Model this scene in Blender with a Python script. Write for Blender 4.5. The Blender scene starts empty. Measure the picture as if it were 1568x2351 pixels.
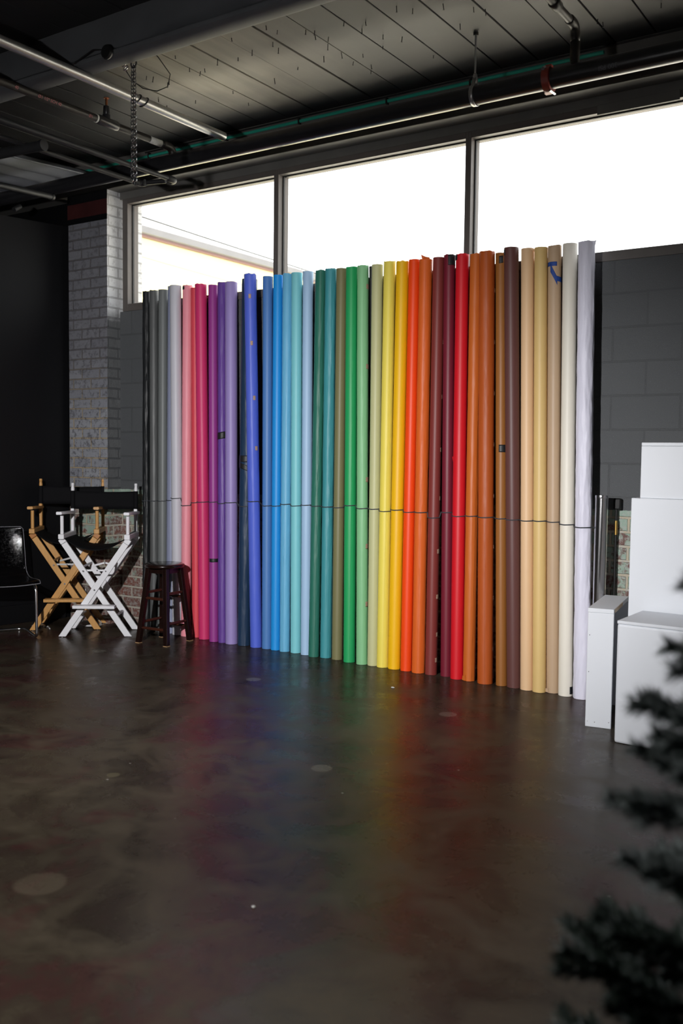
import bpy, bmesh, math, random
from mathutils import Vector, Matrix, noise

S = bpy.context.scene
COL = S.collection
PI = math.pi
rnd = random.Random(7)

# ------------------------------------------------------------------ camera, world, lamps, exposure
YAW, PITCH, ROLL = 0.587633, 0.060813, 0.011494
CAM = Vector((0.0, -5.6945, 1.455))
fw = Vector((-math.sin(YAW) * math.cos(PITCH), math.cos(YAW) * math.cos(PITCH), -math.sin(PITCH)))
r0 = Vector((math.cos(YAW), math.sin(YAW), 0)); u0 = r0.cross(fw)
rt = r0 * math.cos(ROLL) + u0 * math.sin(ROLL)
up = u0 * math.cos(ROLL) - r0 * math.sin(ROLL)
cam = bpy.data.cameras.new('camera'); camo = bpy.data.objects.new('camera', cam); COL.objects.link(camo)
camo.matrix_world = Matrix(((rt.x, up.x, -fw.x, CAM.x), (rt.y, up.y, -fw.y, CAM.y), (rt.z, up.z, -fw.z, CAM.z), (0, 0, 0, 1)))
cam.sensor_fit = 'VERTICAL'; cam.sensor_height = 36.0; cam.sensor_width = 24.0
cam.lens = 36.0 * 2187.47 / 2351
cam.clip_start = 0.05; cam.clip_end = 300
cam.dof.use_dof = True; cam.dof.focus_distance = 6.3; cam.dof.aperture_fstop = 2.2
S.camera = camo

w = bpy.data.worlds.new('sky'); S.world = w; w.use_nodes = True
bg = w.node_tree.nodes['Background']; bg.inputs[0].default_value = (0.97, 0.985, 1.0, 1); bg.inputs[1].default_value = 3.2
S.view_settings.view_transform = 'Standard'; S.view_settings.look = 'None'
S.view_settings.exposure = 0.0; S.view_settings.gamma = 1.0; S.view_settings.use_curve_mapping = False

def spot_lamp(name, energy, size, sx, aim=(-6.55, -0.1, 0.36)):
    l = bpy.data.lights.new(name, 'SPOT'); o = bpy.data.objects.new(name, l); COL.objects.link(o)
    o.location = (-2.0, -5.25, 2.05); o.scale = (sx, 1, 1)
    o.rotation_euler = (Vector(aim) - o.location).to_track_quat('-Z', 'Y').to_euler()
    l.energy = energy; l.color = (1.0, 0.985, 0.985); l.spot_size = math.radians(size); l.spot_blend = 1.0; l.shadow_soft_size = 0.05
spot_lamp('studio_strobe', 880, 71.5, 2.57)      # the beam of a flash head on a stand left of the camera, wide and low
spot_lamp('strobe_spill', 125, 150, 1.0)        # what its reflector spills round the beam
spot_lamp('floor_fill', 205, 112, 1.0, (-1.6, -3.3, 0))      # added unseen fill, aimed down to brighten the foreground floor
sun = bpy.data.lights.new('sun', 'SUN'); suno = bpy.data.objects.new('sun', sun); COL.objects.link(suno)
suno.rotation_euler = Vector((-.12, .62, -.9)).to_track_quat('-Z', 'Y').to_euler()      # high, from behind the building, on the yard outside
sun.energy = 26; sun.angle = .01; sun.color = (1, .95, .86)

# ------------------------------------------------------------------ materials
def lin(c):
    return tuple(((v / 255) / 12.92 if v <= 10.3 else (((v / 255) + 0.055) / 1.055) ** 2.4) for v in c)

def N(nt, t, **kw):
    n = nt.nodes.new(t)
    for k, v in kw.items():
        if k.startswith('i_'):
            n.inputs[k[2:].replace('_', ' ')].default_value = v
        else:
            setattr(n, k, v)
    return n

def base(name):
    m = bpy.data.materials.new(name); m.use_nodes = True
    nt = m.node_tree
    return m, nt, nt.nodes['Principled BSDF']

def mk(name, col, rough=.5, metal=0.0, var=.08, vs=6.0, bump=0.0, bs=60.0, spec=.5, coat=0.0, stretch=None, bd=.004):
    m, nt, b = base(name)
    col = tuple(col[:3])
    b.inputs['Roughness'].default_value = rough; b.inputs['Metallic'].default_value = metal
    b.inputs['Specular IOR Level'].default_value = spec; b.inputs['Coat Weight'].default_value = coat
    b.inputs['Coat Roughness'].default_value = .08
    tc = N(nt, 'ShaderNodeTexCoord'); src = tc.outputs['Object']
    if stretch:
        mp = N(nt, 'ShaderNodeMapping'); mp.inputs['Scale'].default_value = stretch
        nt.links.new(src, mp.inputs[0]); src = mp.outputs[0]
    no = N(nt, 'ShaderNodeTexNoise', i_Scale=vs, i_Detail=5.0); nt.links.new(src, no.inputs['Vector'])
    mx = N(nt, 'ShaderNodeMix', data_type='RGBA')
    mx.inputs[6].default_value = tuple(c * (1 - var) for c in col) + (1,)
    mx.inputs[7].default_value = tuple(min(1, c * (1 + var)) for c in col) + (1,)
    nt.links.new(no.outputs['Fac'], mx.inputs[0]); nt.links.new(mx.outputs[2], b.inputs['Base Color'])
    if bump:
        n2 = N(nt, 'ShaderNodeTexNoise', i_Scale=bs, i_Detail=6.0); nt.links.new(src, n2.inputs['Vector'])
        bp = N(nt, 'ShaderNodeBump', i_Strength=bump, i_Distance=bd)
        nt.links.new(n2.outputs['Fac'], bp.inputs['Height']); nt.links.new(bp.outputs[0], b.inputs['Normal'])
    return m

def ramp(nt, src, stops):
    r = N(nt, 'ShaderNodeValToRGB'); e = r.color_ramp.elements
    while len(e) < len(stops): e.new(0.5)
    for k, (p, c) in enumerate(stops):
        e[k].position = p; e[k].color = tuple(c) + (1,) if len(c) == 3 else c
    nt.links.new(src, r.inputs[0]); return r.outputs['Color']

def mixc(nt, fac, a, b, blend='MIX'):
    mx = N(nt, 'ShaderNodeMix', data_type='RGBA', blend_type=blend)
    for s, v in ((mx.inputs[0], fac), (mx.inputs[6], a), (mx.inputs[7], b)):
        if isinstance(v, (int, float)): s.default_value = v
        elif isinstance(v, tuple): s.default_value = v + (1,) if len(v) == 3 else v
        else: nt.links.new(v, s)
    return mx.outputs[2]

def math_n(nt, op, a, b=0.0):
    n = N(nt, 'ShaderNodeMath', operation=op)
    for s, v in ((n.inputs[0], a), (n.inputs[1], b)):
        if isinstance(v, (int, float)): s.default_value = v
        else: nt.links.new(v, s)
    return n.outputs[0]

def wall_coords(nt, swap=False):
    """world position as (along wall, height, 0)"""
    g = N(nt, 'ShaderNodeNewGeometry'); sp = N(nt, 'ShaderNodeSeparateXYZ'); nt.links.new(g.outputs['Position'], sp.inputs[0])
    cb = N(nt, 'ShaderNodeCombineXYZ')
    if swap == 'both':
        nt.links.new(math_n(nt, 'ADD', sp.outputs[0], sp.outputs[1]), cb.inputs[0])
    else:
        nt.links.new(sp.outputs[0], cb.inputs[0])
    nt.links.new(sp.outputs[2], cb.inputs[1])
    return g.outputs['Position'], sp, cb.outputs[0]

def brick_n(nt, vec, off, w, h, mort, c1, c2, cm, smooth=.1):
    mp = N(nt, 'ShaderNodeMapping'); mp.inputs['Location'].default_value = (off[0], off[1], 0)
    nt.links.new(vec, mp.inputs[0])
    b = N(nt, 'ShaderNodeTexBrick'); b.offset = .5; b.offset_frequency = 2
    b.inputs['Scale'].default_value = 1; b.inputs['Brick Width'].default_value = w; b.inputs['Row Height'].default_value = h
    b.inputs['Mortar Size'].default_value = mort; b.inputs['Mortar Smooth'].default_value = smooth; b.inputs['Bias'].default_value = 0
    for k, c in (('Color1', c1), ('Color2', c2), ('Mortar', cm)): b.inputs[k].default_value = tuple(c) + (1,)
    nt.links.new(mp.outputs[0], b.inputs['Vector'])
    return b

def masonry(name, upper):
    """painted masonry over bare, flaking brick below 1.145 m; upper = 'block' or 'brick'"""
    m, nt, b = base(name)
    pos, sp, vec = wall_coords(nt, 'both' if upper == 'brick' else False)
    nz = N(nt, 'ShaderNodeTexNoise', i_Scale=14.0, i_Detail=8.0, i_Roughness=.65); nt.links.new(pos, nz.inputs['Vector'])
    # a little waviness in the joints
    wob = N(nt, 'ShaderNodeVectorMath', operation='SCALE'); wob.inputs['Scale'].default_value = .006
    nc = N(nt, 'ShaderNodeTexNoise', i_Scale=9.0, i_Detail=3.0); nt.links.new(pos, nc.inputs['Vector'])
    nt.links.new(nc.outputs['Color'], wob.inputs[0])
    va = N(nt, 'ShaderNodeVectorMath', operation='ADD'); nt.links.new(vec, va.inputs[0]); nt.links.new(wob.outputs[0], va.inputs[1])
    fine = N(nt, 'ShaderNodeTexNoise', i_Scale=170.0, i_Detail=4.0); nt.links.new(pos, fine.inputs['Vector'])
    if upper == 'block':
        b1 = brick_n(nt, vec, (1.8525 + .2032, .0066), .4064, .2032, .0055, (.078, .084, .09), (.09, .096, .102), (.068, .073, .077))
        big = N(nt, 'ShaderNodeTexNoise', i_Scale=3.0, i_Detail=4.0); nt.links.new(pos, big.inputs['Vector'])
        uc = mixc(nt, math_n(nt, 'MULTIPLY', big.outputs['Fac'], .5), b1.outputs['Color'], (.1, .105, .11))
        speck = ramp(nt, fine.outputs['Fac'], [(.62, (0, 0, 0)), (.74, (1, 1, 1))])
        uc = mixc(nt, math_n(nt, 'MULTIPLY', speck, .55), uc, (.24, .25, .26))
    else:
        b1 = brick_n(nt, va.outputs[0], (.05, .02), .215, .0835, .007, (.26, .27, .305), (.32, .33, .36), (.42, .34, .23), .3)
        sc = N(nt, 'ShaderNodeTexNoise', i_Scale=30.0, i_Detail=8.0, i_Roughness=.7); nt.links.new(pos, sc.inputs['Vector'])
        uc = mixc(nt, ramp(nt, sc.outputs['Fac'], [(.36, (.8, .8, .8)), (.5, (0, 0, 0))]), b1.outputs['Color'], (.07, .07, .08))
        uc = mixc(nt, ramp(nt, sc.outputs['Fac'], [(.58, (0, 0, 0)), (.7, (.5, .5, .5))]), uc, (.3, .32, .34))
        # mortar left bare only low down; higher it is painted over
        hz = ramp(nt, math_n(nt, 'DIVIDE', sp.outputs[2], 4.0), [(.42, (0, 0, 0)), (.58, (1, 1, 1))])
        uc = mixc(nt, math_n(nt, 'MULTIPLY', hz, math_n(nt, 'MULTIPLY', b1.outputs['Fac'], .85)), uc, (.1, .1, .108))
        uc = mixc(nt, math_n(nt, 'MULTIPLY', hz, .6), uc, (.095, .092, .105))
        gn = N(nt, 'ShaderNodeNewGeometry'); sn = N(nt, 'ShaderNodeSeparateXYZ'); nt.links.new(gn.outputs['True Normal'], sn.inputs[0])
        ret = math_n(nt, 'GREATER_THAN', sn.outputs[0], .5)      # return towards the window: daylight above sill height is put into the colour
        daylit = mixc(nt, b1.outputs['Fac'], mixc(nt, ramp(nt, sc.outputs['Fac'], [(.36, (1, 1, 1)), (.46, (0, 0, 0))]), (.6, .61, .62), (.4, .4, .41)), (.38, .38, .38))
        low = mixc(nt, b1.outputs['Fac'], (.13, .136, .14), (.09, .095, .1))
        daylit = mixc(nt, ramp(nt, math_n(nt, 'ADD', math_n(nt, 'MULTIPLY', math_n(nt, 'SUBTRACT', sp.outputs[2], 2.55), 3.0), math_n(nt, 'MULTIPLY', nz.outputs['Fac'], .3)), [(.1, (0, 0, 0)), (.4, (1, 1, 1))]), low, daylit)  # painted daylight edge: shaded tone below, daylit tone above
        uc = mixc(nt, ret, uc, daylit)
    # bare brick with green and white paint flaking off
    b2 = brick_n(nt, va.outputs[0], (.11, .03), .215, .0865, .009, (.2, .075, .055), (.14, .075, .065), (.5, .46, .38), .25)
    n1 = N(nt, 'ShaderNodeTexNoise', i_Scale=5.5, i_Detail=3.0, i_Roughness=.5); nt.links.new(pos, n1.inputs['Vector'])
    n2 = N(nt, 'ShaderNodeTexNoise', i_Scale=26.0, i_Detail=9.0, i_Roughness=.75); nt.links.new(pos, n2.inputs['Vector'])
    hgt = math_n(nt, 'MULTIPLY', sp.outputs[2], .22)
    g = math_n(nt, 'ADD', math_n(nt, 'ADD', math_n(nt, 'MULTIPLY', n1.outputs['Fac'], .6), math_n(nt, 'MULTIPLY', n2.outputs['Fac'], .5)), hgt)
    lc = mixc(nt, ramp(nt, g, [(.70, (0, 0, 0)), (.75, (1, 1, 1))]), b2.outputs['Color'], mixc(nt, b2.outputs['Fac'], (.3, .42, .34), (.5, .43, .31)))
    n3 = N(nt, 'ShaderNodeTexNoise', i_Scale=38.0, i_Detail=9.0, i_Roughness=.8); nt.links.new(pos, n3.inputs['Vector'])
    lc = mixc(nt, ramp(nt, n3.outputs['Fac'], [(.48, (0, 0, 0)), (.56, (.7, .7, .7))]), lc, (.42, .43, .4))
    lc = mixc(nt, ramp(nt, n2.outputs['Fac'], [(.34, (1, 1, 1)), (.38, (0, 0, 0))]), lc, (.1, .03, .03))
    zj = math_n(nt, 'ADD', sp.outputs[2], math_n(nt, 'MULTIPLY', math_n(nt, 'SUBTRACT', nz.outputs['Fac'], .5), .02))
    sel = math_n(nt, 'GREATER_THAN', zj, 1.137)
    col = mixc(nt, sel, lc, uc)
    nt.links.new(col, b.inputs['Base Color'])
    b.inputs['Roughness'].default_value = .6
    fac = mixc(nt, sel, b2.outputs['Fac'], b1.outputs['Fac'])
    hh = math_n(nt, 'SUBTRACT', math_n(nt, 'MULTIPLY', fine.outputs['Fac'], .45 if upper == 'block' else .25), fac)
    hh = math_n(nt, 'ADD', hh, math_n(nt, 'MULTIPLY', nz.outputs['Fac'], .5 if upper == 'block' else 1.2))
    bp = N(nt, 'ShaderNodeBump', i_Strength=1.0, i_Distance=.009); nt.links.new(hh, bp.inputs['Height']); nt.links.new(bp.outputs[0], b.inputs['Normal'])
    return m

def floor_mat():
    m, nt, b = base('stained_concrete')
    g = N(nt, 'ShaderNodeNewGeometry'); pos = g.outputs['Position']
    n1 = N(nt, 'ShaderNodeTexNoise', i_Scale=1.3, i_Detail=6.0, i_Roughness=.6, i_Distortion=.8); nt.links.new(pos, n1.inputs['Vector'])
    n2 = N(nt, 'ShaderNodeTexNoise', i_Scale=4.0, i_Detail=8.0, i_Roughness=.65, i_Distortion=.5); nt.links.new(pos, n2.inputs['Vector'])
    n3 = N(nt, 'ShaderNodeTexNoise', i_Scale=60.0, i_Detail=5.0); nt.links.new(pos, n3.inputs['Vector'])
    c = ramp(nt, n1.outputs['Fac'], [(.36, (.021, .015, .01)), (.46, (.046, .036, .024)), (.52, (.036, .026, .018)), (.57, (.045, .019, .016)), (.66, (.026, .012, .011))])
    c = mixc(nt, ramp(nt, n2.outputs['Fac'], [(.48, (0, 0, 0)), (.66, (.6, .6, .6))]), c, (.074, .059, .04))
    c = mixc(nt, ramp(nt, n2.outputs['Fac'], [(.3, (.7, .7, .7)), (.46, (0, 0, 0))]), c, (.03, .017, .015))
    c = mixc(nt, math_n(nt, 'MULTIPLY', n3.outputs['Fac'], .3), c, (.035, .03, .024))
    # round filled core holes and worn spots
    for (x, y, r, cc, s) in ((-5.27, -.95, .05, (.13, .125, .105), .8), (-3.82, -.96, .05, (.13, .12, .1), .8), (-2.42, -.96, .05, (.12, .1, .08), .7),
                             (-2.47, -2.13, .05, (.11, .09, .07), .6), (-2.56, -3.65, .085, (.1, .08, .055), .45), (-3.18, -2.75, .03, (.1, .085, .05), .5)):
        wv = N(nt, 'ShaderNodeVectorMath', operation='DISTANCE'); wv.inputs[1].default_value = (x, y, 0); nt.links.new(pos, wv.inputs[0])
        d = math_n(nt, 'ADD', wv.outputs['Value'], math_n(nt, 'MULTIPLY', math_n(nt, 'SUBTRACT', n2.outputs['Fac'], .5), r * 1.1 if r > .06 else .02))
        f = ramp(nt, math_n(nt, 'DIVIDE', d, r * 2), [(.45, (s, s, s)), (.52, (0, 0, 0))])
        c = mixc(nt, f, c, cc)
    vo = N(nt, 'ShaderNodeTexVoronoi', i_Scale=4.2); nt.links.new(pos, vo.inputs['Vector'])
    c = mixc(nt, ramp(nt, vo.outputs['Distance'], [(.018, (.8, .8, .8)), (.026, (0, 0, 0))]), c, (.3, .29, .27))
    nt.links.new(c, b.inputs['Base Color'])
    nt.links.new(ramp(nt, n2.outputs['Fac'], [(.3, (.2, .2, .2)), (.5, (.3, .3, .3)), (.75, (.45, .45, .45))]), b.inputs['Roughness'])
    b.inputs['Specular IOR Level'].default_value = .1
    n4 = N(nt, 'ShaderNodeTexNoise', i_Scale=9.0, i_Detail=4.0); nt.links.new(pos, n4.inputs['Vector'])
    bp = N(nt, 'ShaderNodeBump', i_Strength=.07, i_Distance=.01); nt.links.new(n4.outputs['Fac'], bp.inputs['Height']); nt.links.new(bp.outputs[0], b.inputs['Normal'])
    return m

def thin_clear(name, tint, rough, scratch=0.0, ior=1.5):
    m = bpy.data.materials.new(name); m.use_nodes = True; nt = m.node_tree; nt.nodes.clear()
    o = N(nt, 'ShaderNodeOutputMaterial'); t = N(nt, 'ShaderNodeBsdfTransparent'); t.inputs[0].default_value = tuple(tint) + (1,)
    gl = N(nt, 'ShaderNodeBsdfGlossy'); gl.inputs['Roughness'].default_value = rough
    fr = N(nt, 'ShaderNodeFresnel'); ge = N(nt, 'ShaderNodeNewGeometry'); nt.links.new(math_n(nt, 'ADD', ior, math_n(nt, 'MULTIPLY', ge.outputs['Backfacing'], 1 / ior - ior)), fr.inputs[0]); mx = N(nt, 'ShaderNodeMixShader')
    nt.links.new(fr.outputs[0], mx.inputs[0]); nt.links.new(t.outputs[0], mx.inputs[1]); nt.links.new(gl.outputs[0], mx.inputs[2])
    nt.links.new(mx.outputs[0], o.inputs[0])
    if scratch:
        tc = N(nt, 'ShaderNodeTexCoord')
        n = N(nt, 'ShaderNodeTexNoise', i_Scale=60.0, i_Detail=8.0, i_Roughness=.75, i_Distortion=1.5); nt.links.new(tc.outputs['Object'], n.inputs['Vector'])
        nt.links.new(ramp(nt, n.outputs['Fac'], [(.45, (rough, rough, rough)), (.65, (scratch, scratch, scratch))]), gl.inputs['Roughness'])
        bp = N(nt, 'ShaderNodeBump', i_Strength=.16, i_Distance=.003); nt.links.new(n.outputs['Fac'], bp.inputs['Height']); nt.links.new(bp.outputs[0], gl.inputs['Normal'])
    return m

M = {}
M['block'] = masonry('painted_block', 'block')
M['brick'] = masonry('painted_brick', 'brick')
M['floor'] = floor_mat()
def ceiling_mat():
    """tan-grey boards with black paint oversprayed along the wall, round the left corner and in front of the beam"""
    m, nt, b = base('oversprayed_boards')
    g = N(nt, 'ShaderNodeNewGeometry'); pos = g.outputs['Position']; sp = N(nt, 'ShaderNodeSeparateXYZ'); nt.links.new(pos, sp.inputs[0])
    n1 = N(nt, 'ShaderNodeTexNoise', i_Scale=2.2, i_Detail=5.0); nt.links.new(pos, n1.inputs['Vector'])
    mp = N(nt, 'ShaderNodeMapping'); mp.inputs['Scale'].default_value = (1, .12, 1); nt.links.new(pos, mp.inputs[0])
    n2 = N(nt, 'ShaderNodeTexNoise', i_Scale=14.0, i_Detail=6.0); nt.links.new(mp.outputs[0], n2.inputs['Vector'])
    wob = math_n(nt, 'MULTIPLY', math_n(nt, 'SUBTRACT', n1.outputs['Fac'], .5), .5)
    c = ramp(nt, n2.outputs['Fac'], [(.3, (.21, .19, .155)), (.6, (.28, .256, .208))])
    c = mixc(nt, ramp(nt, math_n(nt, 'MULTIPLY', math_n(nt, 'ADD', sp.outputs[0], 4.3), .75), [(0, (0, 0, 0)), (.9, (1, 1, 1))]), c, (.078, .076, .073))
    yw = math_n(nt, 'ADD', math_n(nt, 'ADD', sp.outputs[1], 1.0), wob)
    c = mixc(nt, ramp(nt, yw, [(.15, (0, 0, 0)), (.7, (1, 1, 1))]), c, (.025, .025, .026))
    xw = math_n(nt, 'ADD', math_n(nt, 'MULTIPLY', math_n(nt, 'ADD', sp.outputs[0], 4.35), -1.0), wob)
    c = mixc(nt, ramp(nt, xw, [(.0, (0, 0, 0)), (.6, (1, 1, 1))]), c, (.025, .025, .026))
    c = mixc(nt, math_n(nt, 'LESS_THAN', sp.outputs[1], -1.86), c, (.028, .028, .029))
    nt.links.new(c, b.inputs['Base Color']); b.inputs['Roughness'].default_value = .55; b.inputs['Specular IOR Level'].default_value = .25
    bp = N(nt, 'ShaderNodeBump', i_Strength=.2, i_Distance=.004); nt.links.new(n2.outputs['Fac'], bp.inputs['Height']); nt.links.new(bp.outputs[0], b.inputs['Normal'])
    return m
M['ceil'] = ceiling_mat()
M['black_wall'] = mk('satin_black_paint', (.003, .0032, .004), .42, var=.2, vs=2.0, bump=.03, bs=12, spec=.3)
M['black_paint'] = mk('charcoal_paint', (.12, .116, .108), .6, var=.25, vs=5.0, bump=.15, bs=30)
M['beam'] = mk('charcoal_beam_paint', (.1, .103, .11), .6, var=.25, vs=4.0, bump=.2, bs=12, spec=.2)
M['red_lintel'] = mk('dark_red_oxide', (.045, .011, .011), .6, var=.5, vs=9, spec=.2)
M['bronze'] = mk('bronze_frame', (.1, .087, .08), .5, metal=.0, var=.1, vs=20)
M['gasket'] = mk('black_gasket', (.008, .008, .008), .6)
M['glass'] = thin_clear('window_glass', (.985, .99, .985), .0)
M['pipe_black'] = mk('black_iron_pipe', (.014, .014, .016), .3, var=.3, vs=14)
M['pipe_dark'] = mk('dark_steel_pipe', (.016, .013, .011), .45, var=.4, vs=14, spec=.35)
M['pipe_matt'] = mk('matt_black_pipe', (.014, .014, .015), .5, var=.3, vs=14, spec=.3)
M['galv'] = mk('galvanised_steel', (.42, .42, .42), .36, metal=.85, var=.15, vs=10, stretch=(1, 8, 1))
M['steel'] = mk('bright_steel', (.55, .55, .57), .25, metal=1.0, var=.1, vs=20)
M['chrome'] = mk('chrome', (.75, .75, .77), .2, metal=1.0, var=.03, vs=10)
M['brass'] = mk('brass', (.62, .4, .12), .3, metal=1.0, var=.1)
M['copper'] = mk('copper', (.5, .2, .1), .35, metal=1.0, var=.1)
M['green'] = mk('green_conduit', (.025, .36, .26), .4, var=.12)
M['red_clamp'] = mk('red_coupling', (.22, .03, .02), .45, var=.2, vs=20)
M['label_white'] = mk('white_label', (.55, .55, .52), .5, var=.3, vs=80)
M['print_red'] = mk('red_print', (.3, .08, .09), .6)
M['print_grey'] = mk('grey_print', (.09, .09, .1), .6)
M['white_paint'] = mk('white_paint_wood', (.8, .8, .83), .42, var=.03, vs=8, bump=.05, bs=40)
M['box_white'] = mk('white_box_paint', (.8, .83, .88), .5, var=.02, vs=2, bump=.04, bs=60)
M['ply'] = mk('bare_plywood', (.55, .42, .28), .6, var=.25, vs=18)
M['oak'] = mk('oak_varnish', (.56, .29, .085), .38, var=.18, vs=9, stretch=(6, 6, 1.2))
M['oak_dark'] = mk('oak_end', (.42, .17, .04), .35, var=.15, vs=9)
M['canvas'] = mk('black_canvas', (.005, .005, .006), .8, var=.1, vs=40, bump=.15, bs=400, spec=.12)
M['stool'] = mk('dark_cherry_lacquer', (.012, .005, .004), .22, var=.5, vs=6, coat=.3, stretch=(5, 5, 1))
M['stool_rung'] = mk('worn_cherry_rung', (.05, .014, .008), .28, var=.4, vs=6)
M['worn'] = mk('worn_bare_wood', (.32, .2, .1), .6, var=.2, vs=20)
M['tape_black'] = mk('black_gaffer_tape', (.012, .013, .015), .5, var=.15, vs=30)
M['tape_blue'] = mk('blue_painter_tape', (.012, .06, .3), .6, var=.1, vs=30)
M['rope'] = mk('grey_cord', (.05, .055, .065), .7, var=.3, vs=300)
M['cable'] = mk('white_cable', (.6, .6, .6), .5, var=.05)
M['cardboard'] = mk('cardboard_core', (.4, .29, .18), .7, var=.1)
M['nail'] = mk('rusty_nail', (.012, .009, .008), .6, var=.3, vs=60)
M['acrylic'] = thin_clear('smoky_acrylic', (.62, .62, .64), .05, .28)
M['foil'] = mk('silver_foil', (.62, .62, .63), .2, metal=1.0, var=.05, vs=10, bump=.35, bs=9, stretch=(1, 1, .35))
M['needle'] = mk('fir_needles', (.014, .026, .018), .6, var=.4, vs=20)
M['flock'] = mk('flocked_needles', (.16, .185, .18), .8, var=.3, vs=20)
M['bark'] = mk('fir_bark', (.035, .024, .016), .8, var=.3, vs=20)
M['yellow'] = mk('yellow_render', (.75, .7, .35), .8, var=.04, vs=1.0)
M['fascia'] = mk('grey_metal_fascia', (.14, .14, .148), .6, var=.12, vs=3)
M['red_trim'] = mk('red_trim', (.17, .1, .1), .6)
M['asphalt'] = mk('pale_concrete_yard', (.6, .57, .5), .9, var=.1, vs=1.0)
M['duct'] = mk('grey_duct_sheet', (.2, .21, .23), .5, var=.15, vs=4)

# checkered paper marks
def checker():
    m, nt, b = base('checkered_mark')
    tc = N(nt, 'ShaderNodeUVMap'); ck = N(nt, 'ShaderNodeTexChecker'); ck.inputs['Scale'].default_value = 12
    ck.inputs[1].default_value = (.62, .4, .26, 1); ck.inputs[2].default_value = (.3, .2, .16, 1)
    nt.links.new(tc.outputs[0], ck.inputs[0]); nt.links.new(ck.outputs[0], b.inputs['Base Color']); b.inputs['Roughness'].default_value = .6
    return m
M['checker'] = checker()

# ------------------------------------------------------------------ mesh helpers
class MB:
    def __init__(s): s.v = []; s.f = []; s.m = []; s.uv = None
    def add(s, vs, fs, mi=0):
        o = len(s.v); s.v += [tuple(v) for v in vs]
        for f in fs: s.f.append(tuple(i + o for i in f)); s.m.append(mi)
        return s
    def box(s, a, b, mi=0):
        x0, y0, z0 = a; x1, y1, z1 = b
        vs = [(x0, y0, z0), (x1, y0, z0), (x1, y1, z0), (x0, y1, z0), (x0, y0, z1), (x1, y0, z1), (x1, y1, z1), (x0, y1, z1)]
        return s.add(vs, [(0, 3, 2, 1), (4, 5, 6, 7), (0, 1, 5, 4), (1, 2, 6, 5), (2, 3, 7, 6), (3, 0, 4, 7)], mi)
    def bar(s, p, q, wx, wy, side, mi=0, taper=1.0):
        """rectangular bar p->q; wx along 'side', wy across"""
        p = Vector(p); q = Vector(q); d = (q - p).normalized(); sx = Vector(side); sx = (sx - d * sx.dot(d)).normalized(); sy = d.cross(sx)
        vs = []
        for c, k in ((p, 1.0), (q, taper)):
            for a, b in ((-1, -1), (1, -1), (1, 1), (-1, 1)): vs.append(c + sx * a * wx / 2 * k + sy * b * wy / 2 * k)
        return s.add(vs, [(0, 3, 2, 1), (4, 5, 6, 7), (0, 1, 5, 4), (1, 2, 6, 5), (2, 3, 7, 6), (3, 0, 4, 7)], mi)
    def tube(s, pts, r, n=12, mi=0, caps=True, closed=False):
        pts = [Vector(p) for p in pts]; k = len(pts)
        rs = r if isinstance(r, (list, tuple)) else [r] * k
        prev = None; rings = []
        for i, p in enumerate(pts):
            a = pts[(i - 1) % k] if (i or closed) else pts[0]; b = pts[(i + 1) % k] if (i < k - 1 or closed) else pts[-1]
            t = (b - a).normalized()
            if prev is None:
                u = t.cross(Vector((0, 0, 1)) if abs(t.z) < .9 else Vector((1, 0, 0))).normalized()
            else:
                u = (prev - t * prev.dot(t)).normalized()
            prev = u; w_ = t.cross(u)
            rings.append([p + (u * math.cos(2 * PI * j / n) + w_ * math.sin(2 * PI * j / n)) * rs[i] for j in range(n)])
        vs = [v for rg in rings for v in rg]; fs = []
        for i in range(k if closed else k - 1):
            i2 = (i + 1) % k
            for j in range(n):
                j2 = (j + 1) % n
                fs.append((i * n + j, i * n + j2, i2 * n + j2, i2 * n + j))
        if caps and not closed:
            fs.append(tuple(range(n))[::-1]); fs.append(tuple((k - 1) * n + j for j in range(n)))
        return s.add(vs, fs, mi)
    def lathe(s, prof, n=24, mi=0, c=(0, 0, 0), mat=None):
        vs = []; fs = []
        for r, z in prof:
            for j in range(n):
                v = Vector((r * math.cos(2 * PI * j / n), r * math.sin(2 * PI * j / n), z))
                if mat: v = mat @ v
                vs.append(v + Vector(c))
        k = len(prof)
        for i in range(k - 1):
            for j in range(n):
                j2 = (j + 1) % n; fs.append((i * n + j, i * n + j2, (i + 1) * n + j2, (i + 1) * n + j))
        fs.append(tuple(range(n))[::-1]); fs.append(tuple((k - 1) * n + j for j in range(n)))
        return s.add(vs, fs, mi)
    def grid(s, rows, mi=0, closed=False):
        n = len(rows[0]); vs = [v for r in rows for v in r]; fs = []
        for i in range(len(rows) - 1):
            for j in range(n if closed else n - 1):
                j2 = (j + 1) % n; fs.append((i * n + j, i * n + j2, (i + 1) * n + j2, (i + 1) * n + j))
        return s.add(vs, fs, mi)
    def mesh(s, name, mats, smooth=35):
        me = bpy.data.meshes.new(name); me.from_pydata(s.v, [], s.f); me.update()
        for m in (mats if isinstance(mats, (list, tuple)) else [mats]): me.materials.append(m)
        me.polygons.foreach_set('material_index', s.m)
        bm = bmesh.new(); bm.from_mesh(me); bmesh.ops.recalc_face_normals(bm, faces=bm.faces); bm.to_mesh(me); bm.free()
        if smooth:
            me.polygons.foreach_set('use_smooth', [True] * len(me.polygons)); me.set_sharp_from_angle(angle=math.radians(smooth))
        return me
    def build(s, name, mats, parent=None, smooth=35, bevel=0.0, loc=None, solid=0.0):
        o = bpy.data.objects.new(name, s.mesh(name, mats, smooth)); COL.objects.link(o)
        if parent: o.parent = parent
        if loc is not None: o.location = loc
        if solid:
            md = o.modifiers.new('thickness', 'SOLIDIFY'); md.thickness = solid; md.offset = 0
        if bevel:
            md = o.modifiers.new('edges', 'BEVEL'); md.width = bevel; md.segments = 2; md.limit_method = 'ANGLE'; md.angle_limit = math.radians(40)
        return o

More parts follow.
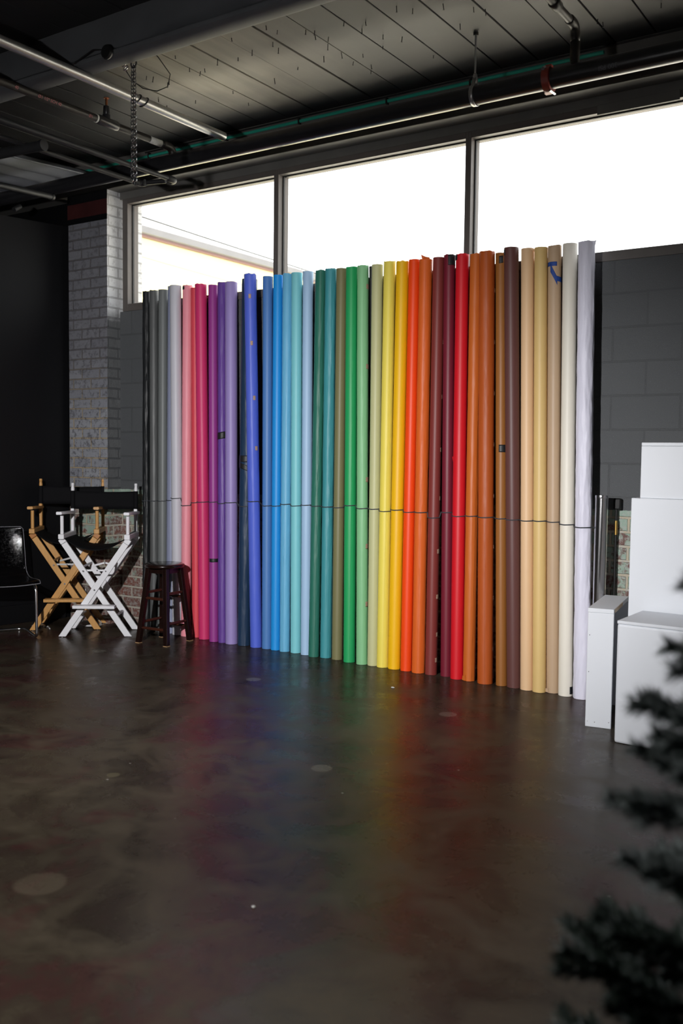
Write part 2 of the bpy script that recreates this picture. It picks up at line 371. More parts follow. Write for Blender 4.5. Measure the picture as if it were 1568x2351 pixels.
def tag(o, label=None, cat=None, group=None, kind=None):
    if label: o['label'] = label
    if cat: o['category'] = cat
    if group: o['group'] = group
    if kind: o['kind'] = kind
    return o

def thing(name, label, cat, loc=(0, 0, 0), rz=0.0, group=None):
    o = bpy.data.objects.new(name, None); COL.objects.link(o); o.empty_display_size = .1
    o.location = loc; o.rotation_euler = (0, 0, rz)
    return tag(o, label, cat, group)

def struct(o): o['kind'] = 'structure'; return o

def arc(c, a, b, r, t0, t1, n=8):
    c = Vector(c); a = Vector(a); b = Vector(b)
    return [c + (a * math.cos(t0 + (t1 - t0) * i / n) + b * math.sin(t0 + (t1 - t0) * i / n)) * r for i in range(n + 1)]

def copy_tree(o, parent=None):
    c = o.copy(); COL.objects.link(c)
    if parent: c.parent = parent
    for ch in list(o.children): copy_tree(ch, c)
    return c

# ------------------------------------------------------------------ the room
HC = 3.84
struct(MB().box((-8.6, -8.6, -.15), (3.2, .2, 0)).build('floor', M['floor'], smooth=0))
mb = MB()
edges = [-1.843 - k * .2345 for k in range(-22, 30)][::-1]
for x0, x1 in zip(edges[:-1], edges[1:]):
    j = rnd.uniform(-.003, .003)
    mb.box((x0 + .0045, -8.6, HC + j), (x1 - .0045, .2, HC + .05))
mb.box((-8.6, -8.6, HC + .05), (3.4, .2, HC + .15))
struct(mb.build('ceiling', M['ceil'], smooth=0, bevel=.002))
SILL, HEAD = 2.625, 3.55
struct(MB().box((-6.6, 0, 0), (.345, .25, SILL)).build('wall_window', M['block'], smooth=0))
struct(MB().box((-8.6, 0, 0), (-6.6, .25, HC)).build('wall_window.003', M['black_wall'], smooth=0))
struct(MB().box((.345, 0, 0), (3.2, .25, HC)).build('wall_window.001', M['block'], smooth=0))
struct(MB().box((-6.6, 0, HEAD), (.345, .25, HC)).build('wall_window.002', M['black_paint'], smooth=0))
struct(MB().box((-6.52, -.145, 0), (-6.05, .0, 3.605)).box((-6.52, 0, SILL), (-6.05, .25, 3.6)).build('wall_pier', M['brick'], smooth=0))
struct(MB().box((-6.525, -.152, 3.41), (-6.046, -.146, 3.53)).build('trim_1', M['red_lintel'], smooth=0, bevel=.002))
struct(MB().box((-6.525, -.15, 3.365), (-6.046, -.146, 3.4095)).box((-6.525, -.15, 3.5305), (-6.046, -.146, 3.604)).build('trim_3', M['black_wall'], smooth=0))
struct(MB().box((-8.5, -.145, 3.605), (3.2, 0, HC)).build('ceiling_beam', M['black_paint'], smooth=0, bevel=.006))
# bare cross beam with a rounded lower lip
pr = [(-1.945, HC), (-1.945, 3.72), (-1.945, 3.655), (-1.958, 3.64), (-1.955, 3.62), (-1.93, 3.606), (-1.86, 3.602), (-1.835, 3.61), (-1.83, 3.64), (-1.845, 3.66), (-1.85, HC)]
mb = MB()
rows = []
for x in [-8.5 + .1 * i for i in range(118)]:
    rows.append([(x, y + .004 * noise.noise(Vector((x * 2.5, y * 9, z * 9))) * (1 if z < 3.7 else .4), z + .003 * noise.noise(Vector((x * 3, 7, z * 9)))) for y, z in pr])
mb.grid(rows)
struct(mb.build('ceiling_beam.001', M['beam'], smooth=40))
# side wall, black
a = Vector((-6.575, -.1, 0)); b_ = Vector((-7.36, -3.33, 0)); d = (b_ - a).normalized(); nrm = Vector((d.y, -d.x, 0))
def slab(p, q, z0, z1, th):
    n_ = Vector((-(q - p).y, (q - p).x, 0)).normalized() * th
    vs = [(c.x, c.y, z) for z in (z0, z1) for c in (p, q, q + n_, p + n_)]
    return MB().add(vs, [(0, 3, 2, 1), (4, 5, 6, 7), (0, 1, 5, 4), (1, 2, 6, 5), (2, 3, 7, 6), (3, 0, 4, 7)])
struct(slab(a, b_, 0, 3.37, -.1).build('wall_left', M['black_wall'], smooth=0))
o = struct(slab(a + Vector((.014, -.06, 0)), b_ + Vector((.014, 0, 0)), 0, .155, -.02).build('baseboard_left', M['black_wall'], smooth=0, bevel=.003))
struct(MB().box((-8.6, -8.6, 0), (-8.5, .2, HC)).build('wall_far', M['black_wall'], smooth=0))
struct(MB().box((-8.6, -8.7, 0), (3.3, -8.6, HC)).build('wall_front', M['black_wall'], smooth=0))
struct(MB().box((3.2, -8.6, 0), (3.3, .2, HC)).build('wall_right', M['black_wall'], smooth=0))

# windows: dark frame, gasket, pane
XM = [(-6.012, -5.955), (-4.423, -4.380), (-2.8535, -2.8125), (-1.285, -1.243), (.285, .345)]
for k in range(4):
    x0, x1 = XM[k][1], XM[k + 1][0]
    L = XM[k][0] if k == 0 else (XM[k][0] + XM[k][1]) / 2; R = (XM[k + 1][0] + XM[k + 1][1]) / 2 if k < 3 else XM[4][1]
    mb = MB()
    mb.box((L, -.008, SILL), (x0, .115, HEAD)).box((x1, -.008, SILL), (R, .115, HEAD))
    mb.box((x0, -.008, SILL), (x1, .115, SILL + .058)).box((x0, -.008, HEAD - .045), (x1, .115, HEAD))
    f = struct(mb.build('window_%d' % (k + 1), M['bronze'], smooth=0, bevel=.002))
    z0, z1 = SILL + .058, HEAD - .045
    g = .008
    mb = MB().box((x0, .045, z0), (x0 + g, .062, z1)).box((x1 - g, .045, z0), (x1, .062, z1)).box((x0 + g, .045, z0), (x1 - g, .062, z0 + g)).box((x0 + g, .045, z1 - g), (x1 - g, .062, z1))
    mb.build('gasket', M['gasket'], f, smooth=0)
    MB().box((x0 + .002, .0515, z0 + .002), (x1 - .002, .0555, z1 - .002)).build('pane', M['glass'], f, smooth=0)
# strips of tape and board along the window head
struct(MB().box((-6.0, -.012, 3.545), (.3, -.009, 3.575)).build('trim_2', M['black_paint'], smooth=0))
tag(MB().box((-1.98, -.0245, 3.49), (-1.5, -.0125, 3.548)).build('head_strip', M['black_paint'], smooth=0, bevel=.003),
    'short black strip screwed over the head of the right window frame', 'strip')

# ------------------------------------------------------------------ outside
struct(MB().box((-60, .3, -.4), (40, 60, -.3)).build('ground', M['asphalt'], smooth=0))
bl = thing('building', 'yellow building with a grey roof edge seen through the left window', 'building', (-16, 4, -.3))
MB().box((-6, 0, 0), (0, 30, 6.6)).build('facade', M['yellow'], bl, smooth=0)
MB().box((-6.1, -.1, 6.67), (.22, 30.1, 6.82)).build('roof_edge', M['fascia'], bl, smooth=0)
MB().box((-6.05, -.05, 6.61), (.1, 30.05, 6.665)).build('red_trim', M['red_trim'], bl, smooth=0)
wp = [(-11, 2.0 + i * 1.5, 5.2 - .02 * i - .10 * math.sin(PI * i / 12)) for i in range(13)]
tag(MB().tube(wp, .012, 6).build('utility_wire', M['gasket']), 'thin dark overhead wire crossing above the yellow building roof', 'wire')
wp = [(-11, 2.0 + i * 1.2, 4.62 - .015 * i - .12 * math.sin(PI * i / 10)) for i in range(11)]
tag(MB().tube(wp, .007, 6).build('utility_wire', M['fascia']), 'faint lower wire sagging in front of the yellow facade', 'wire')

# ------------------------------------------------------------------ paper rolls (axis top, axis base, radii, cord height)
ROLLS = [(1, -5.701, -0.043, 2.758, -5.61, -0.135, 0.0311, 0.0311, 1.058), (2, -5.612, -0.048, 2.757, -5.521, -0.133, 0.0362, 0.0362, 1.06), (3, -5.503, -0.051, 2.753, -5.432, -0.132, 0.0395, 0.0395, 1.063), (4, -5.402, -0.05, 2.771, -5.352, -0.12, 0.0384, 0.0384, 1.071), (5, -5.304, -0.121, 2.759, -5.266, -0.131, 0.0441, 0.0441, 1.092), (6, -5.238, -0.053, 2.764, -5.17, -0.14, 0.0395, 0.0395, 1.037), (7, -5.165, -0.047, 2.739, -5.071, -0.126, 0.0346, 0.0346, 1.063), (8, -5.073, -0.084, 2.753, -4.974, -0.139, 0.046, 0.046, 1.072), (9, -4.979, -0.048, 2.745, -4.847, -0.173, 0.0365, 0.0365, 1.076), (10, -4.887, -0.047, 2.757, -4.767, -0.163, 0.0345, 0.0345, 1.069), (11, -4.787, -0.059, 2.749, -4.685, -0.156, 0.0468, 0.0468, 1.079), (12, -4.592, -0.075, 2.748, -4.574, -0.14, 0.058, 0.05, 1.057), (13, -4.51, -0.173, 2.764, -4.453, -0.144, 0.045, 0.045, 1.098), (14, -4.44, -0.05, 2.76, -4.355, -0.139, 0.0376, 0.0376, 1.067), (15, -4.344, -0.049, 2.761, -4.274, -0.138, 0.0368, 0.0368, 1.069), (16, -4.254, -0.05, 2.761, -4.188, -0.139, 0.0383, 0.0383, 1.085), (17, -4.171, -0.052, 2.761, -4.096, -0.126, 0.0401, 0.0401, 1.077), (18, -4.073, -0.05, 2.761, -3.997, -0.138, 0.0379, 0.0379, 1.086), (19, -3.956, -0.052, 2.756, -3.913, -0.156, 0.0399, 0.0399, 1.084), (20, -3.87, -0.053, 2.759, -3.824, -0.133, 0.0413, 0.0413, 1.081), (21, -3.78, -0.05, 2.754, -3.726, -0.135, 0.0385, 0.0385, 1.08), (22, -3.691, -0.055, 2.754, -3.612, -0.15, 0.0426, 0.0426, 1.099), (23, -3.602, -0.053, 2.756, -3.502, -0.158, 0.0402, 0.0402, 1.083), (24, -3.485, -0.052, 2.751, -3.42, -0.146, 0.0392, 0.0392, 1.082), (25, -3.385, -0.054, 2.762, -3.339, -0.149, 0.0413, 0.0413, 1.071), (26, -3.284, -0.055, 2.751, -3.249, -0.147, 0.0435, 0.0435, 1.084), (27, -3.194, -0.051, 2.755, -3.155, -0.148, 0.0392, 0.0392, 1.073), (28, -3.105, -0.056, 2.745, -3.06, -0.149, 0.0444, 0.0444, 1.076), (29, -3.01, -0.052, 2.75, -2.965, -0.147, 0.0396, 0.0396, 1.044), (30, -2.932, -0.052, 2.759, -2.862, -0.126, 0.0382, 0.039, 1.083), (31, -2.837, -0.055, 2.753, -2.772, -0.151, 0.0434, 0.0434, 1.063), (32, -2.74, -0.052, 2.745, -2.684, -0.15, 0.04, 0.04, 1.068), (33, -2.65, -0.082, 2.744, -2.568, -0.155, 0.0498, 0.0498, 1.066), (34, -2.568, -0.046, 2.733, -2.458, -0.146, 0.037, 0.037, 1.061), (35, -2.474, -0.108, 2.746, -2.374, -0.143, 0.0452, 0.0452, 1.059), (36, -2.388, -0.052, 2.741, -2.284, -0.152, 0.0412, 0.0412, 1.056), (37, -2.298, -0.056, 2.737, -2.2, -0.16, 0.0411, 0.0411, 1.059), (38, -2.211, -0.053, 2.739, -2.124, -0.122, 0.0413, 0.0413, 1.056), (39, -2.113, -0.056, 2.74, -2.035, -0.148, 0.0437, 0.0437, 1.046), (40, -1.983, -0.128, 2.723, -1.932, -0.154, 0.0503, 0.0503, 1.037)]
# sRGB colour of the paper in the flash light, words for the label, crinkle, seam (angle at base, turn per m, step)
PAPER = {1: ((26, 28, 30), 'black', .006, None), 2: ((82, 84, 84), 'dark charcoal grey', .002, None), 3: ((102, 106, 106), 'medium grey', 0, None),
 4: ((128, 134, 158), 'slate blue-grey', 0, None), 5: ((184, 184, 192), 'pale silver grey', 0, None), 6: ((222, 140, 152), 'pastel pink', .001, None),
 7: ((205, 68, 80), 'coral red-pink', 0, None), 8: ((196, 48, 102), 'deep crimson-rose', .001, None), 9: ((142, 54, 132), 'magenta purple', 0, None),
 10: ((96, 64, 142), 'dark violet', .003, (1.2, -.25, .003)), 11: ((144, 128, 184), 'pale lavender', .001, None), 12: ((28, 50, 76), 'navy blue', .004, (.9, 0, .002)),
 13: ((78, 98, 200), 'royal blue', .0018, None), 14: ((74, 120, 178), 'denim blue', 0, None), 15: ((30, 140, 214), 'bright azure blue', 0, None),
 16: ((100, 170, 206), 'sky blue', .002, (.2, .15, .0016)), 17: ((118, 192, 200), 'pale turquoise', 0, None), 18: ((156, 187, 217), 'powder blue', 0, None),
 19: ((42, 106, 90), 'dark spruce green', .003, (.75, -.05, .0022)), 20: ((62, 140, 148), 'teal', .003, (.9, -.03, .002)), 21: ((116, 113, 78), 'olive', 0, None),
 22: ((36, 152, 88), 'emerald green', .001, (.55, .12, .0018)), 23: ((125, 182, 132), 'light mint green', .0015, (.3, .1, .0012)), 24: ((182, 182, 136), 'pale sage', 0, None),
 25: ((224, 206, 86), 'lemon yellow', .001, (.5, .12, .0015)), 26: ((238, 176, 18), 'amber yellow', .0006, None), 27: ((234, 68, 14), 'vivid orange-red', 0, None),
 28: ((206, 94, 34), 'pumpkin orange', .002, (.3, .06, .0016)), 29: ((118, 48, 44), 'reddish brown', 0, None), 30: ((108, 26, 42), 'burgundy', .0004, None),
 31: ((198, 22, 34), 'bright red', .0004, None), 32: ((186, 94, 34), 'rust orange', .0018, (.8, .22, .0022)), 33: ((168, 78, 28), 'burnt sienna', .0016, (.35, -.05, .0018)),
 34: ((142, 90, 40), 'golden brown', .001, None), 35: ((92, 58, 54), 'dark chocolate brown', 0, None), 36: ((214, 178, 138), 'peach beige', 0, None),
 37: ((208, 177, 116), 'straw tan', 0, None), 38: ((180, 154, 126), 'taupe', .0004, (1.3, -.12, .0012)), 39: ((222, 217, 204), 'ivory', 0, None),
 40: ((214, 213, 228), 'pure white', .0075, (1.2, .05, .003))}
LABEL = {1: 'black paper roll at the far left end of the rainbow row', 13: 'royal blue paper roll leaning forward of the navy roll, checkered marks down it',
 12: 'crumpled navy blue paper roll with two black tape bands', 10: 'dark violet crinkled paper roll with one black tape band',
 9: 'magenta purple paper roll with thin black tape band near its foot', 23: 'light mint green paper roll with checkered marks along its right side',
 29: 'reddish brown paper roll with checkered marks along its right edge', 34: 'golden brown paper roll with a black tape patch at mid height',
 38: 'taupe paper roll with blue tape near its top', 39: 'ivory paper roll with black tape at its foot', 40: 'thick wrinkled white paper roll at the right end of the row',
 30: 'burgundy paper roll with black tape over its top', 33: 'burnt sienna paper roll, thicker, right of the rust orange one', 6: 'pastel pink paper roll between the pale grey and coral rolls'}
def ground_albedo(c):
    return tuple(min(.9, v / .86) for v in lin(c))

GROUP = 'backdrop paper rolls leaning in a rainbow row under the window'
AX = {}; ROBJ = {}
def axis_at(k, z):
    t = z / AX[k][0].z
    return AX[k][1].lerp(AX[k][0], t), AX[k][3] + (AX[k][2] - AX[k][3]) * t
for (k, tx, ty, tz, bx, by, ra, rb_, zr) in ROLLS:
    col, word, crk, seam = PAPER[k]
    AX[k] = (Vector((tx, ty, tz)), Vector((bx, by, 0)), ra, rb_)
    m = mk('paper_' + word.replace(' ', '_'), ground_albedo(col), .46, var=.025, vs=7, bump=.04 if crk < .0012 else .5, bs=90 if crk < .0012 else 16, bd=.004 if crk < .0012 else crk * 2.2, spec=.4, stretch=(1, 1, .55) if crk >= .0012 else None)
    n = 48; rows = []; nz_ = 14 if crk == 0 else (90 if crk < .0015 else 150)
    a0, tw, st = seam if seam else (PI, 0, .0008)
    for i in range(nz_ + 1):
        z = tz * i / nz_; c, r = axis_at(k, z); row = []
        for j in range(n + 1):
            ph = a0 + tw * z + 2 * PI * j / n
            rr = r - st * .5 + st * j / n
            if crk:
                q = Vector((math.sin(ph) * 1.6 + k * 3.1, math.cos(ph) * 1.6, z * 2.2))
                e = noise.noise(q) * .5 + noise.noise(q * 2.6 + Vector((0, 0, z * 3))) * .35 + noise.noise(q * 6.5) * .22 - .5 * abs(noise.noise(q * 1.7 + Vector((5, 1, z * 6)))) ** 1.0
                rr += crk * e
            zz = z
            if i in (0, nz_): zz += .006 * (1 if crk > .0003 else .15) * noise.noise(Vector((ph * 2.0, k * 1.7, i))) if i else .0015
            row.append((c.x + rr * math.sin(ph) - bx, c.y - rr * math.cos(ph) - by, max(0, zz)))
        rows.append(row)
    mb = MB(); mb.grid(rows)
    # wound end with the hollow cardboard core
    for zz, sgn in ((tz, -1), (0, 1)):
        c, r = axis_at(k, zz); prof = [(r * .97, 0), (r * .62, 0), (r * .5, 0), (r * .5, sgn * .06)]
        base_i = rows[-1] if zz else rows[0]
        rings = [base_i] + [[(c.x - bx + pr_ * math.sin(2 * PI * j / n), c.y - by - pr_ * math.cos(2 * PI * j / n), zz + dz + (-.002 if zz else .002)) for j in range(n + 1)] for pr_, dz in prof]
        mb.grid(rings[:3]); mb.grid(rings[2:], 1)
    o = mb.build('paper_roll', [m, M['cardboard']], smooth=50, loc=(bx, by, 0))
    tag(o, LABEL.get(k, word + ' backdrop paper roll standing between its row neighbours'), 'paper roll', GROUP)
    ROBJ[k] = o
NEAR = {2: 'dark charcoal grey paper roll beside the black one', 3: 'medium grey paper roll third from the left end of the row', 4: 'slate blue-grey paper roll half hidden behind the pale silver one',
 5: 'pale silver grey paper roll behind the dark stool', 7: 'narrow coral red-pink paper roll half hidden beside the pastel pink one', 8: 'deep crimson-rose paper roll between coral and magenta rolls',
 11: 'pale lavender paper roll between the violet and navy rolls', 14: 'denim blue paper roll right of the leaning royal blue one', 15: 'bright azure blue paper roll, most vivid of the blues',
 16: 'sky blue paper roll with a crumpled top edge', 17: 'pale turquoise paper roll between sky blue and powder blue rolls', 18: 'powder blue paper roll left of the dark green one',
 19: 'dark spruce green crinkled paper roll', 20: 'teal crinkled paper roll between dark green and olive', 21: 'smooth olive paper roll', 22: 'emerald green paper roll',
 24: 'pale sage green-beige paper roll left of the lemon yellow one', 25: 'lemon yellow paper roll with a scuffed foot', 26: 'amber yellow paper roll', 27: 'vivid orange-red paper roll right of the amber one',
 28: 'pumpkin orange paper roll with a torn top, left of the reddish brown one', 31: 'bright red paper roll right of the burgundy one', 32: 'rust orange paper roll with a long diagonal paper seam, right of bright red',
 35: 'dark chocolate brown paper roll', 36: 'peach beige paper roll right of the chocolate brown one', 37: 'straw tan paper roll between peach and taupe rolls'}
for k, s_ in NEAR.items(): ROBJ[k]['label'] = s_
tk = mk('paper_black_tube', (.012, .012, .013), .5)
o = MB().tube([(0, 0, 0), (-.085, .03, 2.75)], .017, 16).build('paper_roll', tk, loc=(-3.46, -.062, 0))
tag(o, 'thin black roll hidden between the mint green and sage rolls', 'paper roll', GROUP)

def patch(k, name, mat, z0, z1, u0, u1, off=.0012, shear=0.0, n=10, uv=False, zt=None):
    """a piece of paper or tape lying on roll k; u is the place across the roll as the room sees it (-1 left edge, 1 right edge)"""
    mb = MB(); rows = []; uvs = []
    bx, by = AX[k][1].x, AX[k][1].y; pc = math.atan2(-AX[k][1].x, 5.5)
    nv = 6
    for i in range(nv + 1):
        row = []
        for j in range(n + 1):
            u = u0 + (u1 - u0) * j / n
            z = z0 + (z1 - z0) * i / nv + shear * (u - u0)
            c, r = axis_at(k, z); ph = pc + math.asin(max(-1, min(1, u)))
            rr = r + off + PAPER[k][2] * .35
            row.append((c.x - bx + rr * math.sin(ph), c.y - by - rr * math.cos(ph), z))
            uvs.append((u * (r / .045), (z1 - z0) / .09 * i / nv))
        rows.append(row)
    mb.grid(rows); o = mb.build(name, mat, ROBJ[k], smooth=60)
    if uv:
        l = o.data.uv_layers.new(name='UVMap')
        for lp in o.data.loops: l.data[lp.index].uv = uvs[lp.vertex_index]
    md = o.modifiers.new('thickness', 'SOLIDIFY'); md.thickness = .0006; md.offset = 0
    return o
patch(9, 'tape_band', M['tape_black'], .613, .64, -1, 1)
patch(10, 'tape_band', M['tape_black'], 1.555, 1.607, -1, 1, .0025, .007)
patch(12, 'tape_band', M['tape_black'], 1.386, 1.435, -1, 1, .003)
patch(12, 'tape_band', M['tape_black'], 1.345, 1.385, -1, 1, .0036, -.025)
patch(34, 'tape_patch', M['tape_black'], 1.478, 1.525, -.45, .95)
patch(39, 'tape_patch', M['tape_black'], .015, .06, .55, 1)
patch(30, 'tape_patch', M['tape_black'], 2.69, 2.757, -.25, .95, .0014)
patch(31, 'tape_patch', M['tape_black'], 2.715, 2.75, -1, -.75)
patch(34, 'tape_patch', M['tape_black'], 2.665, 2.71, -.4, .3, .0014, .006)
patch(6, 'tape_patch', M['tape_black'], 2.73, 2.755, -1, -.65)
patch(35, 'tape_patch', M['tape_black'], 2.70, 2.735, -1, -.8)
# blue tape: a cross piece and a slanting strip
patch(38, 'blue_tape', M['tape_blue'], 2.612, 2.638, -1, .3)
patch(38, 'blue_tape', M['tape_blue'], 2.578, 2.626, -.62, .35, .0016, -.085)
patch(38, 'blue_tape', M['tape_blue'], 2.522, 2.552, .2, 1, .0018, -.01)
for (px_z, u) in ((2.60, -.12), (2.26, .05), (1.86, .32), (1.49, .52)):
    patch(13, 'checkered_mark', M['checker'], px_z - .016, px_z + .016, u - .17, u + .22, uv=True)
for z in (2.61, 2.06, 1.28, .82, .42): patch(23, 'checkered_mark', M['checker'], z - .017, z + .017, .55, .98, uv=True)
for z, a, b in ((2.2, .9, 1), (1.84, .88, 1), (1.49, .8, 1), (1.17, .82, 1), (.82, .62, .95), (.52, .6, .95), (.27, .7, .95), (.1, .6, .9)):
    patch(29, 'checkered_mark', M['checker'], z - .015, z + .015, a, b, uv=True)
for i in range(8): patch(33, 'checkered_mark', M['checker'], 2.5 - .325 * i - .013, 2.5 - .325 * i + .013, .93, 1, uv=True)
# torn paper scraps hanging from roll ends
def flap(k, z, u, pts, mat=None):
    c, r = axis_at(k, z); pc = math.atan2(-AX[k][1].x, 5.5); ph = pc + math.asin(u)
    o = Vector((c.x + r * math.sin(ph), c.y - r * math.cos(ph), z)) - AX[k][1]
    t = Vector((math.cos(ph), math.sin(ph), 0)); nn = Vector((math.sin(ph), -math.cos(ph), 0))
    vs = [o + t * a + nn * b + Vector((0, 0, c_)) for a, b, c_ in pts]
    mb = MB().add(vs, [(0, i, i + 1) for i in range(1, len(vs) - 1)])
    return mb.build('torn_flap', mat or ROBJ[k].data.materials[0], ROBJ[k], smooth=0, solid=.0006)
flap(28, 2.742, .2, [(-.035, -.004, 0), (.02, .0, -.004), (.012, .006, .012), (-.012, .01, .014), (-.045, .006, .028)])
flap(40, 2.716, .8, [(-.02, 0, 0), (.008, .003, .006), (.014, .006, .014), (.006, .004, -.02)])
flap(32, .035, -.7, [(-.02, .004, -.03), (.012, .002, -.03), (.008, .004, .004), (-.012, .008, 0)])
flap(38, .02, -.75, [(-.035, .012, -.016), (.01, .002, -.016), (.006, .006, .012), (-.03, .018, .002)])
flap(15, .5, .95, [(0, 0, -.48), (.012, .002, -.47), (.006, .002, -.1), (0, 0, .2)])
flap(31, 1.43, -.98, [(0, 0, -.02), (-.016, .004, .012), (0, 0, .02)])
flap(36, 2.73, .6, [(-.02, .002, 0), (.02, .001, .004), (.018, .004, -.012)])

# cord lashed round the fronts of all rolls
pts = []
for idx, (k, tx, ty, tz, bx, by, ra, rb_, zr) in enumerate(ROLLS):
    c, r = axis_at(k, zr); pc = 0.35
    r += .0035 + PAPER[k][2] * .5
    nb = [axis_at(ROLLS[q][0], zr)[0] for q in (max(0, idx - 1), min(39, idx + 1))]
    lo, hi = -PI / 2 + .15, PI / 2 - .15
    for j in range(9):
        ph = lo + (hi - lo) * j / 8
        pts.append((c.x + r * math.sin(ph), c.y - r * math.cos(ph), zr - .004 + .004 * abs(ph) / 1.5))
pts.append((-1.86, -.13, 1.035))
cord = MB().tube(pts, .0034, 6).build('cord', M['rope'])
tag(cord, 'thin dark cord stretched across the fronts of all the paper rolls', 'cord')

# ------------------------------------------------------------------ silver roll, brass sleeve and knob on a rod added in its shadow
t = thing('foil_roll', 'short shiny silver foil roll standing right of the white paper roll', 'foil roll', (-1.836, -.17, 0))
rows = []
for i in range(41):
    z = 1.226 * i / 40; rows.append([((.038 + .0018 * noise.noise(Vector((math.sin(a_) * 1.3, math.cos(a_) * 1.3, z * 3)))) * math.sin(a_), -(.038 + .0018 * noise.noise(Vector((math.sin(a_) * 1.3, math.cos(a_) * 1.3, z * 3)))) * math.cos(a_), z) for a_ in [2 * PI * j / 32 for j in range(32)]])
mb = MB().grid(rows, closed=True); mb.add(rows[0], [tuple(range(32))]); mb.add(rows[-1], [tuple(range(32))])
mb.build('foil', M['foil'], t, smooth=60)
MB().lathe([(.0385, 1.212), (.0395, 1.222), (.0385, 1.2295), (.02, 1.2295)], 32).build('crimped_rim', M['chrome'], t)
t = thing('shadow_rod', 'brass sleeve and dark knob on a thin black rod added in the shadow behind the silver roll', 'rod', (-1.79, -.035, 0))
MB().tube([(0, 0, 0), (0, 0, 1.15)], .007, 12).build('rod', M['gasket'], t)  # dark rod added where the silver roll's shadow falls on the wall
MB().box((-.02, -.014, 1.14), (.028, .014, 1.21)).build('knob', M['gasket'], t, bevel=.01)
MB().tube([(0.001, -.003, .99), (0.001, -.003, 1.075)], .0095, 12).build('brass_sleeve', M['brass'], t)

# ------------------------------------------------------------------ white boxes
t = thing('display_box', 'large low white box at the right foreground edge of the boxes', 'box', (-1.487, -.93, 0), math.radians(-1.5))
MB().box((0, 0, 0), (.62, .40, .612)).build('body', M['box_white'], t, smooth=0, bevel=.012)
MB().box((0, 0, .6122), (.62, .40, .629)).build('top_panel', M['box_white'], t, smooth=0, bevel=.004)
t = thing('display_box', 'tall white box behind the low box, carrying the small one', 'box', (-1.558, -.515, 0), math.radians(1))
MB().box((0, 0, 0), (.60, .42, 1.235)).build('body', M['box_white'], t, smooth=0, bevel=.003)
t = thing('display_box', 'small white box sitting on top of the tall white box', 'box', (-1.515, -.505, 1.2355), math.radians(2))
MB().box((0, 0, 0), (.5, .36, .281)).build('body', M['box_white'], t, smooth=0, bevel=.003)
MB().box((0, 0, .2815), (.5, .36, .300)).build('top_panel', M['box_white'], t, smooth=0, bevel=.003)
t = thing('plywood_bench', 'narrow white open-sided plywood bench left of the boxes', 'bench', (-1.708, -.73, 0), math.radians(9))
MB().box((0, 0, 0), (.136, .018, .622)).build('leg_panel', M['box_white'], t, smooth=0, bevel=.003)
MB().box((0, .52, 0), (.136, .538, .622)).build('leg_panel', M['box_white'], t, smooth=0, bevel=.003)
MB().box((0, .0185, .02), (.012, .5195, .622)).build('side_panel', M['box_white'], t, smooth=0, bevel=.002)
mb = MB().box((0, -.002, .6225), (.1355, .54, .646)); tp = mb.build('top_board', M['box_white'], t, smooth=0, bevel=.002)
MB().box((.1357, .02, .6235), (.137, .3, .645)).build('bare_edge', M['ply'], tp, smooth=0)
for x, z in ((.012, .03), (.05, .028), (.124, .035), (.012, .5), (.012, .3)):
    MB().lathe([(.0025, -.0004), (.0025, .0004)], 8, c=(x, -.0006, z), mat=Matrix.Rotation(PI / 2, 4, 'X')).build('screw_head', M['steel'], t)

